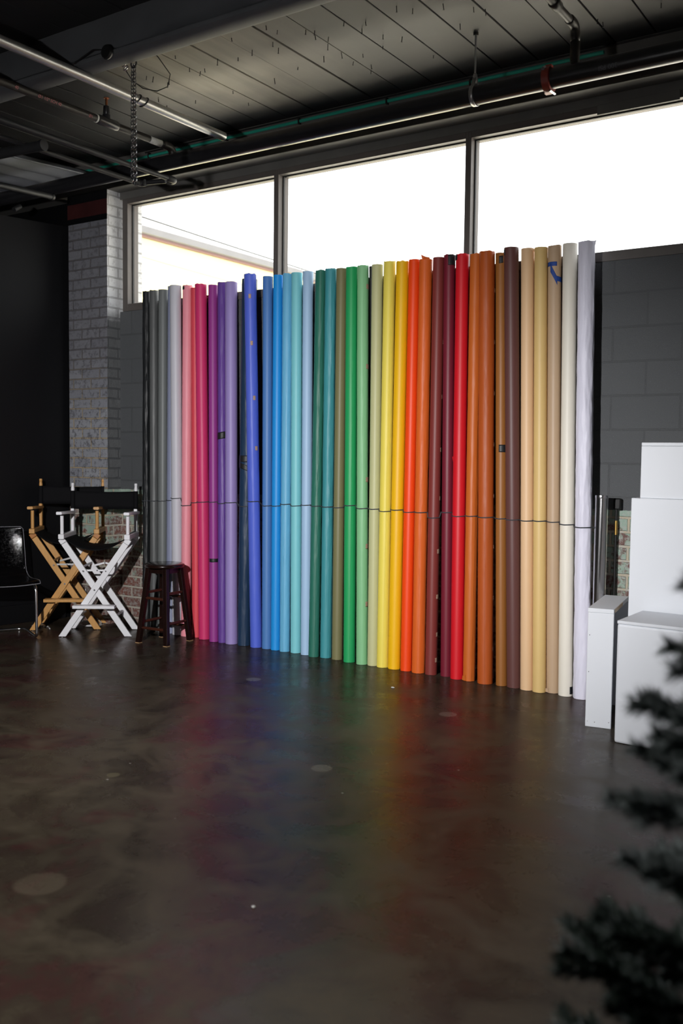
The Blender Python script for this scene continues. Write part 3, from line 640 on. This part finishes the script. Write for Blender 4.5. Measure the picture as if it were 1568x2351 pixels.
# ------------------------------------------------------------------ director chairs
def director_chair(label, loc, rz, wood, blockm, zs, Y):
    t = thing('director_chair', label, 'chair', loc, rz, 'tall folding director chairs')
    W, Zr = .255, .79 * zs      # half width, height of the seat rails; Y is half the depth
    Zp = .373 * zs
    for y, s in ((-Y, 1), (Y, -1)):
        for sx in (1, -1):
            off = (-.0115 if sx * s > 0 else .0115) if y < 0 else (.0115 if sx * s < 0 else -.0115)
            p = Vector((sx * -W, 0, .0)); q = Vector((sx * W * .95, 0, .735 * zs))
            # clipped foot: plain bar, flat bottom
            d = (q - p).normalized(); hw = .024
            nx = Vector((d.z, 0, -d.x))
            hxw = hw / d.z
            vs = []
            for yy in (y + off - .0105, y + off + .0105):
                for (px, pz) in ((p.x - hxw, .004), (p.x + hxw, .004), ((q + nx * hw).x, (q + nx * hw).z), ((q - nx * hw).x, (q - nx * hw).z)):
                    vs.append((px, yy, pz))
            l = MB().add(vs, [(0, 1, 2, 3), (7, 6, 5, 4), (0, 4, 5, 1), (1, 5, 6, 2), (2, 6, 7, 3), (3, 7, 4, 0)]).build('leg', wood, t, smooth=0, bevel=.003)
            MB().lathe([(.012, 0), (.012, .005)], 12, c=(p.x, y + off, 0)).build('glide', M['steel'], l)
            # hinge block under the seat rail
            MB().bar(q + Vector((0, y + off, 0)) + d * .002, q + Vector((0, y + off, 0)) + d * .042, .05, .024, (d.z, 0, -d.x)).build('hinge_block', blockm, t, smooth=0, bevel=.004)
    MB().tube([(0, -Y - .024, Zp), (0, -Y - .028, Zp)], .007, 10).build('pivot_bolt', M['steel'], t)
    MB().tube([(0, Y + .024, Zp), (0, Y + .028, Zp)], .007, 10).build('pivot_bolt', M['steel'], t)
    # metal folding brace, front and rear
    z = .521 * zs
    for y, dz in ((-Y + .028, 0), (Y - .03, .03)):
        a_, b_ = Vector((-.1, y, z)), Vector((.1, y, z)); c_ = Vector((.01, y, z + dz))
        br = MB().bar(a_, c_, .014, .0025, (0, 0, 1)).bar(c_ + Vector((0, .003, 0)), b_ + Vector((0, .003, 0)), .014, .0025, (0, 0, 1)).build('folding_brace', M['white_paint'] if wood is M['white_paint'] else M['galv'], t, smooth=0)
        MB().tube([(.01, y - .003, z + dz), (.01, y + .005, z + dz)], .006, 10).build('rivet', M['steel'], br)
    for sx in (-1, 1):
        MB().tube([(sx * .088, -Y - .0225, z), (sx * .088, -Y - .0255, z)], .006, 10).build('bolt', M['steel'], t)
        # long dowels tying front and rear legs
        MB().tube([(sx * .148, -Y + .012, .155 * zs), (sx * .148, Y - .012, .155 * zs)], .011, 12).build('dowel', wood, t)
        MB().tube([(sx * .1, -Y + .0225, .55 * zs), (sx * .1, Y - .0225, .55 * zs)], .009, 12).build('dowel', wood, t)
        # seat rail
        MB().box((sx * W - .0225, -Y - .035, Zr - .022), (sx * W + .0225, .02 + Y, Zr + .018)).build('seat_rail', wood, t, smooth=0, bevel=.005)
        MB().tube([(sx * W, -Y, Zr + .0185), (sx * W, -Y, .95 * zs)], [.0135, .0135], 14).build('arm_post', wood, t)
        # rear post: tapers up to the arm, then round to the finial
        MB().bar((sx * W, Y, Zr + .0185), (sx * W, Y, .99 * zs), .024, .038, (1, 0, 0), taper=1.15).build('back_post', wood, t, smooth=0, bevel=.004)
        p_ = MB().lathe([(.011, .0), (.011, .135), (.013, .137), (.0145, .16), (.011, .178), (.0105, .181), (.0125, .185), (.0125, .2), (.011, .206)], 16, c=(sx * W, Y, .99 * zs)).build('back_post', wood, t)
        # armrest, dished board with a rounded nose
        rows = []
        for i in range(9):
            y = -Y - .072 + (2 * Y + .06) * i / 8; wd = (.030 + .004 * math.sin(PI * i / 8)) * (1 if i else .72); cx_ = sx * (W + .004) ; zc = .967 * zs + .006 * math.cos(PI * i / 8)
            rows.append([(cx_ - wd, y, zc - .007), (cx_ - wd, y, zc + .006), (cx_ - wd * .8, y, zc + .011), (cx_ + wd * .8, y, zc + .011), (cx_ + wd, y, zc + .006), (cx_ + wd, y, zc - .007), (cx_ + wd * .8, y, zc - .011), (cx_ - wd * .8, y, zc - .011)])
        ab = MB().grid(rows, closed=True); ab.add(rows[0], [tuple(range(8))]); ab.add(rows[-1], [tuple(range(8))])
        ab.build('armrest', wood, t, smooth=40)
    # canvas seat: a sling between the rails
    rows = []
    for i in range(15):
        y = -Y - .02 + (2 * Y + .03) * i / 14; row = []
        for j in range(17):
            u = -1 + 2 * j / 16; sag = .068 * (1 - abs(u) ** 2.3) * (1 + .35 * (abs(y) / (Y + .01)) ** 2 * (1 if y < 0 else .4))
            row.append((u * (W - .018), y, Zr - .012 - sag))
        rows.append(row)
    MB().grid(rows).build('canvas_seat', M['canvas'], t, smooth=60, solid=.003)
    rows = []
    for i in range(5):
        z = (.985 + .148 * i / 4) * zs; row = []
        for j in range(21):
            u = -1 + 2 * j / 20; row.append((u * (W + .012), Y + .02 * (1 - u * u) - (.016 if abs(u) > .92 else .0) * 1 + .0, z - .008 * (1 - u * u) * (1 if i == 4 else 0)))
        rows.append(row)
    mb = MB().grid(rows)
    for sx in (-1, 1): mb.tube([(sx * W, Y, .985 * zs), (sx * W, Y, 1.133 * zs)], .0165, 14)
    mb.build('canvas_back', M['canvas'], t, smooth=60, solid=.003)
    # footrest across the front legs
    MB().box((-.155, -Y - .1, .236 * zs), (.17, -Y - .023, .26 * zs)).build('footrest', wood, t, smooth=0, bevel=.004)
    return t
director_chair('white director chair with black canvas, in front of the wooden one', (-5.80, -.46, 0), math.radians(35), M['white_paint'], M['white_paint'], 1.0, .165)
director_chair('natural oak director chair with black canvas, against the black wall', (-6.21, -.425, 0), math.radians(39), M['oak'], M['oak_dark'], 1.025, .155)

# ------------------------------------------------------------------ bar stool
t = thing('bar_stool', 'dark cherry round-seat wooden bar stool before the grey rolls', 'stool', (-5.14, -.412, 0), math.radians(4))
MB().lathe([(.12, .577), (.145, .579), (.151, .585), (.153, .593), (.149, .602), (.138, .607), (.02, .6072)], 48).build('seat', M['stool'], t, smooth=50)
FT, TP = .137, .082
cor = {(sx, sy): (Vector((sx * FT, sy * FT, 0)), Vector((sx * TP, sy * TP, .577))) for sx in (-1, 1) for sy in (-1, 1)}
def leg_at(c, z): return cor[c][0].lerp(cor[c][1], z / .577)
for c, (p, q) in cor.items():
    vs = []
    for z, ctr in ((.002, p), (.577, q)):
        h = .0185
        vs += [(ctr.x - h, ctr.y - h, z), (ctr.x + h, ctr.y - h, z), (ctr.x + h, ctr.y + h, z), (ctr.x - h, ctr.y + h, z)]
    l = MB().add(vs, [(0, 3, 2, 1), (4, 5, 6, 7), (0, 1, 5, 4), (1, 2, 6, 5), (2, 3, 7, 6), (3, 0, 4, 7)]).build('leg', M['stool'], t, smooth=0, bevel=.003)
    MB().box((p.x - .0188, p.y - .0188, 0), (p.x + .0188, p.y + .0188, .007)).build('worn_foot', M['worn'], l, smooth=0)
for c1, c2, zz in (((-1, -1), (1, -1), (.345, .118)), ((-1, 1), (1, 1), (.345, .118)), ((-1, -1), (-1, 1), (.385, .16)), ((1, -1), (1, 1), (.385, .16))):
    for z in zz:
        a_, b_ = leg_at(c1, z), leg_at(c2, z); d_ = (b_ - a_).normalized() * .017
        MB().tube([a_ + d_, a_ + d_ * 2, b_ - d_ * 2, b_ - d_], [.009, .0115, .0115, .009], 12).build('rung', M['stool_rung'], t)
    a_, b_ = leg_at(c1, .555), leg_at(c2, .555); d_ = (b_ - a_).normalized() * .0185
    MB().bar(a_ + d_, b_ - d_, .04, .016, (0, 0, 1)).build('apron', M['stool'], t, smooth=0, bevel=.002)

# ------------------------------------------------------------------ acrylic chair
t = thing('acrylic_chair', 'clear smoky acrylic chair on a chrome frame at the left edge', 'chair', (-6.289, -.999, 0), math.radians(65))
prof = [(-.225, .418), (-.215, .432), (-.19, .44), (-.1, .436), (0, .43), (.1, .428), (.15, .434), (.18, .452), (.2, .485), (.213, .53), (.228, .62), (.245, .73), (.256, .82), (.258, .838)]
rows = []
for i, (y, z) in enumerate(prof):
    row = []; wd = .225 if i < 7 else .225 - .03 * (i - 6) / 7
    back = max(0, min(1, (z - .45) / .2))
    for j in range(25):
        u = -1 + 2 * j / 24; wv = wd * u
        if i == len(prof) - 1: wv *= .93
        row.append((wv, y - .035 * u * u * back, z + (.012 * u * u if i < 8 else 0)))
    rows.append(row)
MB().grid(rows).build('shell', M['acrylic'], t, smooth=80, solid=.006)
# bright polished rim of the shell
rim = [r[0] for r in rows] + rows[-1][1:-1] + [r[-1] for r in rows[::-1]] + rows[0][1:-1][::-1]
MB().tube(rim, .0035, 6, closed=True).build('shell_edge', mk('acrylic_edge', (.2, .2, .22), .22, spec=.8), t)
R_ = .011
fr_ = []
for sx in (1, -1):
    path = [(sx * .2, .16, .412), (sx * .2, -.13, .412)] + arc((sx * .2, -.13, .362), (0, 0, 1), (0, -1, 0), .05, 0, PI / 2, 6) + [(sx * .2, -.195, .2), (sx * .2, -.2, .04)] + arc((sx * .2, -.172, .04), (0, -1, 0), (0, 0, -1), .028, 0, PI / 2, 5) + [(sx * .2, .14, .012)]
    fr_.append(path)
loop = fr_[0] + arc((.14, .14, .012), (1, 0, 0), (0, 1, 0), .06, 0, PI / 2, 6) + arc((-.14, .14, .012), (0, 1, 0), (-1, 0, 0), .06, 0, PI / 2, 6) + fr_[1][::-1]
MB().tube(loop, R_, 12).build('chrome_frame', M['chrome'], t, smooth=60)

# ------------------------------------------------------------------ white cable coil on the floor
pts = []
for i in range(64):
    a_ = i / 63 * 2 * PI * 3.1; r_ = .1 + .016 * math.sin(i * .7)
    pts.append((-6.14 + r_ * 1.25 * math.cos(a_), -.3 + r_ * .8 * math.sin(a_) + .01 * math.sin(i * .31), .006 + .003 * (i / 63 * 3.1 % 3) + .004))
pts += [(-6.05, -.22, .02), (-6.15, -.185, .05), (-6.28, -.17, .16), (-6.3, -.17, .24), (-6.3, -.17, .28)]
tag(MB().tube(pts, .005, 8).build('cable', M['cable'], smooth=60), 'white cable coiled on the floor between the director chair legs', 'cable')
t = thing('cable', 'loose white cable end with a round plug by the black wall', 'cable', (-6.42, -.62, 0))
MB().tube([(.18, .02, .006), (.1, .07, .006), (.04, .06, .006), (0, .01, .006)], .005, 8).build('cord', M['cable'], t)
MB().lathe([(.008, 0), (.012, .004), (.012, .014), (.006, .02)], 12).build('plug', M['cable'], t)

# ------------------------------------------------------------------ pipes under the ceiling
t = thing('sprinkler_main', 'large black pipe running along the top of the windows', 'pipe', (0, -.69, 3.488))
MB().tube([(-8.4, 0, 0), (3.1, 0, 0)], .052, 32).build('pipe', M['pipe_black'], t)
mb = MB()
c_ = -2.02
mb.tube([(c_ - .022, 0, 0), (c_ - .02, 0, 0), (c_ + .02, 0, 0), (c_ + .022, 0, 0)], [.055, .066, .066, .055], 32)
for s_ in (-1, 1): mb.box((c_ - .018, -.015, s_ * .062 - .012), (c_ + .018, .015, s_ * .075 + .0))
cl = mb.build('red_coupling', M['red_clamp'], t)
MB().tube([(c_ + .0, -.06, .045), (c_, -.085, .03)], .009, 6).tube([(c_ + .02, -.03, -.07), (c_ + .03, .02, -.075)], .006, 6).build('bolt', M['steel'], cl)
# printing on the pipe, upside down as it hangs
def text(name, body, size, mat, parent, pos, xax, nrm):
    cu = bpy.data.curves.new(name, 'FONT'); cu.body = body; cu.size = size; cu.extrude = .0004; cu.align_x = 'CENTER'; cu.align_y = 'CENTER'
    tmp = bpy.data.objects.new(name, cu); COL.objects.link(tmp)
    dg = bpy.context.evaluated_depsgraph_get(); me = bpy.data.meshes.new_from_object(tmp.evaluated_get(dg)); COL.objects.unlink(tmp); bpy.data.objects.remove(tmp)
    me.materials.clear(); me.materials.append(mat)
    o = bpy.data.objects.new(name, me); COL.objects.link(o); o.parent = parent
    x = Vector(xax).normalized(); z = Vector(nrm).normalized(); y = z.cross(x)
    o.matrix_local = Matrix(((x.x, y.x, z.x, pos[0]), (x.y, y.y, z.y, pos[1]), (x.z, y.z, z.z, pos[2]), (0, 0, 0, 1)))
    return o
text('printing', '300 PSI', .034, M['print_grey'], t, (-1.68, -.0528 * .94, -.0528 * .342), (-1, 0, 0), (0, -.94, -.342))
# hanger: rod from the ceiling and a strap round the pipe
t = thing('pipe_hanger', 'steel rod and loop strap hanging the black main pipe', 'pipe hanger', (-2.46, -.69, 0))
MB().tube([(0, 0, 3.585), (0, 0, HC - .012)], .006, 10).build('rod', M['galv'], t)
MB().lathe([(.016, HC - .022), (.016, HC - .006)], 6).build('ceiling_anchor', M['gasket'], t)
lp = [(0, 0, 3.60)] + [(0, .056 * math.sin(a_), 3.488 + .056 * math.cos(a_)) for a_ in [.5 + (2 * PI - 1.0) * i / 24 for i in range(25)]] + [(0, 0, 3.60)]
mb = MB()
rows = [[(x, p[1], p[2]) for x in (-.012, .012)] for p in lp]
mb.grid(rows).build('strap', M['galv'], t, solid=.003)
MB().tube([(0, 0, 3.575), (0, 0, 3.61)], .011, 6).build('nut', M['steel'], t, smooth=0)

# galvanised tube across, over the main
t = thing('conduit_pole', 'long silver galvanised tube crossing below the ceiling beam', 'pole', (-4.31, 0, 3.574))
MB().tube([(0, -6.6, 0), (0, -.705, 0)], .0285, 24).build('tube', M['galv'], t)
for y in (-1.50, -1.44):
    MB().tube([(.031 * math.cos(a_), y + .02 * math.sin(a_), .031 * math.sin(a_)) for a_ in [2 * PI * i / 20 for i in range(20)]], .004, 6, closed=True).build('tie_loop', M['gasket'], t)

t = thing('safety_hook', 'steel eye hook and black tie cord above the silver tube', 'hook', (-4.36, -1.56, HC - .001))
MB().tube([(0, 0, 0), (0, 0, -.05)], .004, 8).tube([(.016 * math.cos(a_), 0, -.066 + .016 * math.sin(a_)) for a_ in [2 * PI * i / 14 for i in range(14)]], .004, 6, closed=True).build('eye', M['steel'], t)
MB().tube([(.016 * math.cos(a_), .02 + .012 * math.sin(a_), -.085 + .016 * math.sin(a_)) for a_ in [2 * PI * i / 14 for i in range(14)]], .0035, 6, closed=True).build('shackle', M['steel'], t)
MB().tube([(0, .02, -.1), (.02, .05, -.15), (.06, .1, -.19), (.12, .16, -.2), (.17, .2, -.17), (.19, .2, -.1), (.185, .1, -.03), (.18, .02, -.004)], .003, 6).build('tie_cord', M['gasket'], t, smooth=60)

# threaded pipe with tee, sprinkler head and elbow down into the main
t = thing('sprinkler_branch', 'dark branch pipe with red printing, tee and white sticker', 'pipe', (-4.78, 0, 3.577))
pth = [(0, -6.6, 0), (0, -.745, 0)] + arc((0, -.745, -.045), (0, 0, 1), (0, 1, 0), .045, 0, PI / 2, 6) + [(0, -.70, -.075)]
MB().tube(pth, .0235, 20).build('pipe', M['pipe_dark'], t, smooth=60)
fit = MB().tube([(0, -.80, 0), (0, -.745, 0)] + arc((0, -.745, -.045), (0, 0, 1), (0, 1, 0), .045, 0, PI / 2, 6) + [(0, -.70, -.055)], .0285, 20).build('elbow', M['pipe_dark'], t, smooth=60)
tee = MB().tube([(0, -1.39, 0), (0, -1.38, 0), (0, -1.23, 0), (0, -1.22, 0)], [.028, .031, .031, .028], 20).tube([(0, -1.31, 0), (0, -1.31, .045)], .026, 16).build('tee', M['pipe_black'], t)
MB().tube([(0, -1.31, .045), (0, -1.31, .055), (0, -1.31, .1), (0, -1.31, .105)], [.016, .022, .02, .012], 14).build('reducer', M['pipe_black'], tee)
sp_ = MB().tube([(0, -1.31, .105), (0, -1.31, .15)], .008, 12).tube([(0, -1.31, .15), (0, -1.31, .154)], .018, 14).build('sprinkler_head', M['copper'], tee)
MB().tube([(0, -1.403, 0), (0, -1.391, 0)], .0262, 20).build('collar', M['label_white'], t)
mb = MB(); rows = []
for i in range(2):
    rows.append([(.0241 * math.cos(a_), (-.93, -.82)[i], .0241 * math.sin(a_)) for a_ in [-1.9 + 2.6 * j / 12 for j in range(13)]])
mb.grid(rows).build('sticker', M['label_white'], t, solid=.0004)
text('printing', '\u00d81 1/2" SCH 40', .026, M['print_red'], t, (.0242 * .913, -1.78, -.0242 * .41), (0, 1, 0), (.913, 0, -.41))
text('printing', '40', .026, M['print_red'], t, (.0242 * .913, -2.02, -.0242 * .41), (0, 1, 0), (.913, 0, -.41))
text('printing', '\u00d81', .026, M['print_red'], t, (.0242 * .913, -1.46, -.0242 * .41), (0, 1, 0), (.913, 0, -.41))

# right-hand branch with two elbows
t = thing('sprinkler_branch', 'black branch pipe with elbows dropping to the main at right', 'pipe', (-1.875, 0, 0))
pth = [(.0, -1.815, 3.735), (0, -.74, 3.735)] + arc((0, -.74, 3.69), (0, 0, 1), (0, 1, 0), .045, 0, PI / 2, 6) + [(0, -.695, 3.53)]
MB().tube(pth, .021, 20).build('pipe', M['pipe_dark'], t, smooth=60)
MB().tube([(0, -.79, 3.735), (0, -.785, 3.735), (0, -.74, 3.735)] + arc((0, -.74, 3.69), (0, 0, 1), (0, 1, 0), .045, 0, PI / 2, 6) + [(0, -.695, 3.66), (0, -.695, 3.655)], [.022, .0265, .0265] + [.0265] * 7 + [.0265, .022], 20).build('elbow', M['pipe_dark'], t, smooth=60)
MB().tube([(0, -.695, 3.655), (0, -.695, 3.65), (0, -.695, 3.6), (0, -.695, 3.56), (0, -.695, 3.54)], [.022, .026, .026, .0255, .022], 20).build('coupling', M['pipe_dark'], t, smooth=60)
MB().tube([(0, -1.02, 3.735), (0, -1.015, 3.735), (0, -.95, 3.735), (0, -.945, 3.735)], [.022, .028, .028, .022], 20).build('coupling', M['pipe_dark'], t, smooth=60)

# green conduit on the header, with clips
t = thing('green_conduit', 'thin green conduit running along the wall above the main pipe', 'conduit', (0, -.162, 3.79))
MB().tube([(-6.4, 0, -.01), (-4.6, 0, .0), (-3.2, 0, .002), (-1.9, 0, .0)], .011, 12).build('conduit', M['green'], t)
for x in (-5.55, -4.75, -4.08, -3.36, -2.75):
    MB().box((x - .006, -.014, -.02), (x + .006, .016, .022)).build('clip', M['pipe_dark'], t, smooth=0, bevel=.002)
tag(MB().tube([(-5.6, -.153, 3.822), (-4.5, -.153, 3.822), (-3.0, -.153, 3.824), (-1.3, -.153, 3.823)], .006, 8).build('black_wire', M['gasket'], smooth=60),
    'thin black wire beside the green conduit along the ceiling edge', 'wire')

# low loop of thin dark pipes at left
def elbow_pipe(name, label, x, y1, z, ez):
    t = thing(name, label, 'pipe', (x, 0, z))
    MB().tube([(0, -6.4, 0), (0, y1, 0)], .017, 16).build('pipe', M['pipe_matt'], t)
    MB().tube([(0, y1 - .03, 0), (0, y1 - .025, 0), (0, y1 + .02, 0)] + arc((ez, y1 + .02, 0), (-ez / abs(ez), 0, 0), (0, 1, 0), abs(ez), 0, PI / 2, 6) + [(ez * 1.25, y1 + .02 + abs(ez), 0)], [.018, .0225] + [.0225] * 9, 16).build('elbow', M['pipe_matt'], t, smooth=60)
    return t
elbow_pipe('drop_pipe', 'upper of two thin dark pipes hanging parallel at left, nearer the window', -4.63, -.88, 3.3, -.028)
elbow_pipe('drop_pipe', 'lower of two thin dark pipes hanging parallel at left, ending by the chain', -4.88, -.95, 3.3, .028)
tag(MB().tube([(-4.83, -.902, 3.3), (-4.69, -.862, 3.3)], .016, 16).build('pipe_nipple', M['pipe_matt']), 'short dark pipe piece joining the two parallel thin pipes', 'pipe')
t = thing('drain_pipe', 'thick black pipe stub meeting the thin pipes at far left', 'pipe', (-4.66, -1.86, 3.28))
MB().tube([(-.9, -.1, -.02), (-.06, 0, -.005)], .03, 18).build('pipe', M['pipe_matt'], t)
MB().tube([(-.075, -.002, -.005), (-.055, 0, -.005)], .034, 18).build('collar', M['pipe_matt'], t)
t = thing('drain_pipe', 'dark horizontal pipe low at the far left corner', 'pipe', (0, 0, 0))
MB().tube([(-6.45, -.75, 3.36), (-6.45, -.69, 3.40)], .02, 14).tube([(-5.9, -1.6, 3.33), (-6.0, -.74, 3.4)], .022, 14).build('pipe', M['pipe_matt'], t)
MB().tube([(-6.0, -.755, 3.4), (-6.002, -.735, 3.402)], .028, 14).build('collar', M['pipe_matt'], t)
# corrugated grey duct sheet under the ceiling in the left corner
rows = []
for i in range(60):
    x = -7.7 + 1.42 * i / 59
    rows.append([(x + .22 * (v / 8), -1.3 + 1.12 * v / 8, 3.72 + .035 * math.sin(i * .62)) for v in range(9)])
tag(MB().grid(rows).build('duct_panel', M['duct'], smooth=60, solid=.004), 'grey corrugated panel hung under the ceiling in the left corner', 'panel')

# chain: two strands of links hanging from the beam
t = thing('chain', 'two strand steel chain hanging from the dark ceiling beam', 'chain', (-3.995, -1.83, 3.6))
def strand(dx, ln, n):
    mb = MB()
    for i in range(n):
        z = -ln * (i + .5) / n; h = ln / n * .66; ww = .009
        ax = (1, 0) if i % 2 else (.2, 1)
        sx = dx + .012 * (i / n) * (1 if dx > 0 else -1) * .5
        pts_ = [(sx + ax[0] * ww * math.cos(a_), ax[1] * ww * math.cos(a_), z + h * math.sin(a_)) for a_ in [2 * PI * j / 10 for j in range(10)]]
        mb.tube(pts_, .0028, 5, closed=True)
    return mb
strand(.006, .655, 34).build('strand', M['steel'], t, smooth=60)
strand(-.008, .63, 33).build('strand', M['steel'], t, smooth=60)
MB().tube([(.02 * math.cos(a_), 0, .006 + .02 * math.sin(a_)) for a_ in [2 * PI * i / 14 for i in range(14)]], .005, 6, closed=True).build('shackle', M['gasket'], t)
t = thing('beam_clamp', 'round black clamp on the beam lip above the chain', 'clamp', (-4.05, -1.974, 3.63))
MB().lathe([(.035, -.012), (.04, 0), (.035, .012)], 20, mat=Matrix.Rotation(PI / 2, 4, 'X')).build('pad', M['gasket'], t)
MB().tube([(0, 0, .01), (-.1, -.01, .03), (-.2, -.005, .01), (-.27, -.002, -.01)], .004, 6).build('wire', M['gasket'], t, smooth=60)

# nails left in the ceiling boards
NAILS = [(-4.51, -1.22), (-4.48, -1.19), (-4.47, -1.07), (-4.42, -1.11), (-4.73, -.89), (-4.76, -.78), (-4.53, -.74), (-4.13, -1.36), (-4.18, -1.18), (-4.16, -1.1), (-4.11, -1.12), (-3.95, -1.18), (-3.68, -1.37), (-3.83, -1.13), (-3.68, -1.18), (-3.51, -1.2), (-3.53, -1.12), (-3.4, -1.3), (-3.42, -1.38), (-4.2, -.74), (-4.25, -.52), (-4.79, -.43), (-3.38, -.87), (-3.6, -.83), (-3.84, -.76), (-3.26, -1.22), (-3.22, -1.19), (-3.26, -1.13), (-3.2, -1.08), (-3.26, -1.0), (-3.26, -.86), (-3.02, -1.19), (-2.92, -1.13), (-2.98, -1.07), (-3.27, -.71), (-3.2, -.62), (-2.92, -.94), (-2.84, -.86), (-3.0, -.81), (-2.68, -1.2), (-2.62, -1.13), (-2.46, -1.09), (-2.49, -.83), (-2.81, -.54), (-2.34, -.97), (-2.3, -.91), (-3.16, -.78), (-3.25, -.54), (-1.83, -.48), (-1.82, -.43), (-1.49, -.48)]
nm = MB().lathe([(.0012, -.046), (.0024, -.042), (.0024, 0.002)], 6).lathe([(.005, -.048), (.005, -.046)], 8).mesh('nail', M['nail'])
for i, (x, y) in enumerate(NAILS):
    o = bpy.data.objects.new('nail', nm); COL.objects.link(o); o.location = (x, y, HC + .004)
    o.rotation_euler = (rnd.uniform(-.15, .15), rnd.uniform(-.15, .15), rnd.uniform(0, 6)); s_ = rnd.uniform(.45, .85); o.scale = (1, 1, s_)
    tag(o, 'small dark bent nail sticking down from the ceiling boards', 'nail', 'nails in the ceiling boards')

# ------------------------------------------------------------------ fir tree in the foreground
t = thing('fir_tree', 'small dark flocked fir tree, out of focus in the right foreground', 'tree', (-.262, -4.235, 0))
HT = 1.40
MB().tube([(0, 0, .0), (0, 0, .5), (.004, .003, 1.0), (0, 0, HT)], [.022, .017, .009, .003], 10).build('trunk', M['bark'], t)
MB().lathe([(.14, 0), (.14, .02), (.04, .05), (.03, .12)], 20).build('stand', M['pipe_black'], t)
def branch(a_, z, ln, seed, frost):
    rg = random.Random(seed); mb = MB()
    d = Vector((math.cos(a_), math.sin(a_), .12 + rg.uniform(-.15, .22)))
    def spray(p, d, ln, rad):
        n_ = max(3, int(ln / .02)); pp = []
        q = Vector(p); dd = d.normalized()
        for i in range(n_ + 1):
            pp.append(q.copy()); q = q + dd * ln / n_; dd = (dd + Vector((rg.uniform(-.06, .06), rg.uniform(-.06, .06), .02))).normalized()
        mb.tube(pp, [.0035 * (1 - .7 * i / n_) for i in range(n_ + 1)], 5, 2)
        cnt = int(ln * 2600)
        for _ in range(cnt):
            s_ = rg.random() ** .85; f = s_ * n_; i = min(n_ - 1, int(f)); b0 = pp[i].lerp(pp[i + 1], f - i)
            ax = (pp[i + 1] - pp[i]).normalized()
            pr_ = Vector((rg.gauss(0, 1), rg.gauss(0, 1), rg.gauss(0, 1))); pr_ = (pr_ - ax * pr_.dot(ax)).normalized()
            nd = (pr_ * .8 + ax * .75).normalized(); L_ = rg.uniform(.6, 1.1) * rad; sd = nd.cross(ax).normalized() * .0017; s2 = nd.cross(sd).normalized() * .0017
            mi = 1 if rg.random() < frost else 0
            mb.add([b0 + sd, b0 - sd * .5 + s2, b0 - sd * .5 - s2, b0 + nd * L_], [(0, 1, 3), (1, 2, 3), (2, 0, 3)], mi)
        return pp
    pp = spray(Vector((0, 0, z)), d, ln, .034)
    for f in (.35, .55, .75):
        if ln > .12:
            b0 = pp[int(f * (len(pp) - 1))]
            for s_ in (-1, 1):
                dd = Matrix.Rotation(s_ * rg.uniform(.6, .9), 3, 'Z') @ d; spray(b0, dd, ln * .38, .03)
    return mb.build('branch', [M['needle'], M['flock'], M['bark']], t, smooth=0)
i = 0; z = .16
while z < HT - .05:
    k_ = (HT - z); ln = .075 + .31 * (k_ / HT)
    for q in range(6 if z < 1.0 else 5):
        branch(i * .83 + q * 2 * PI / (6 if z < 1.0 else 5) + rnd.uniform(-.25, .25), z + rnd.uniform(-.02, .02), ln * rnd.uniform(.8, 1.12), i * 31 + q, .75 if z > .8 else .15)
    i += 1; z += .11

# ------------------------------------------------------------------ scraps on the floor
for (x, y, s_, lab) in ((-2.98, -.62, .014, 'small pale chip of debris on the floor before the orange rolls'), (-1.87, -3.37, .007, 'tiny pale scrap lying on the open floor')):
    mb = MB(); rg = random.Random(int(x * 100)); mb.lathe([(s_ * .7, 0), (s_, .003), (s_ * .6, .007), (.001, .008)], 7)
    mb.v = [(a_ + rg.uniform(-.002, .002), b_ * .6 + rg.uniform(-.002, .002), max(0, c_)) for a_, b_, c_ in mb.v]
    tag(mb.build('debris_chip', M['label_white'], loc=(x, y, 0)), lab, 'debris')
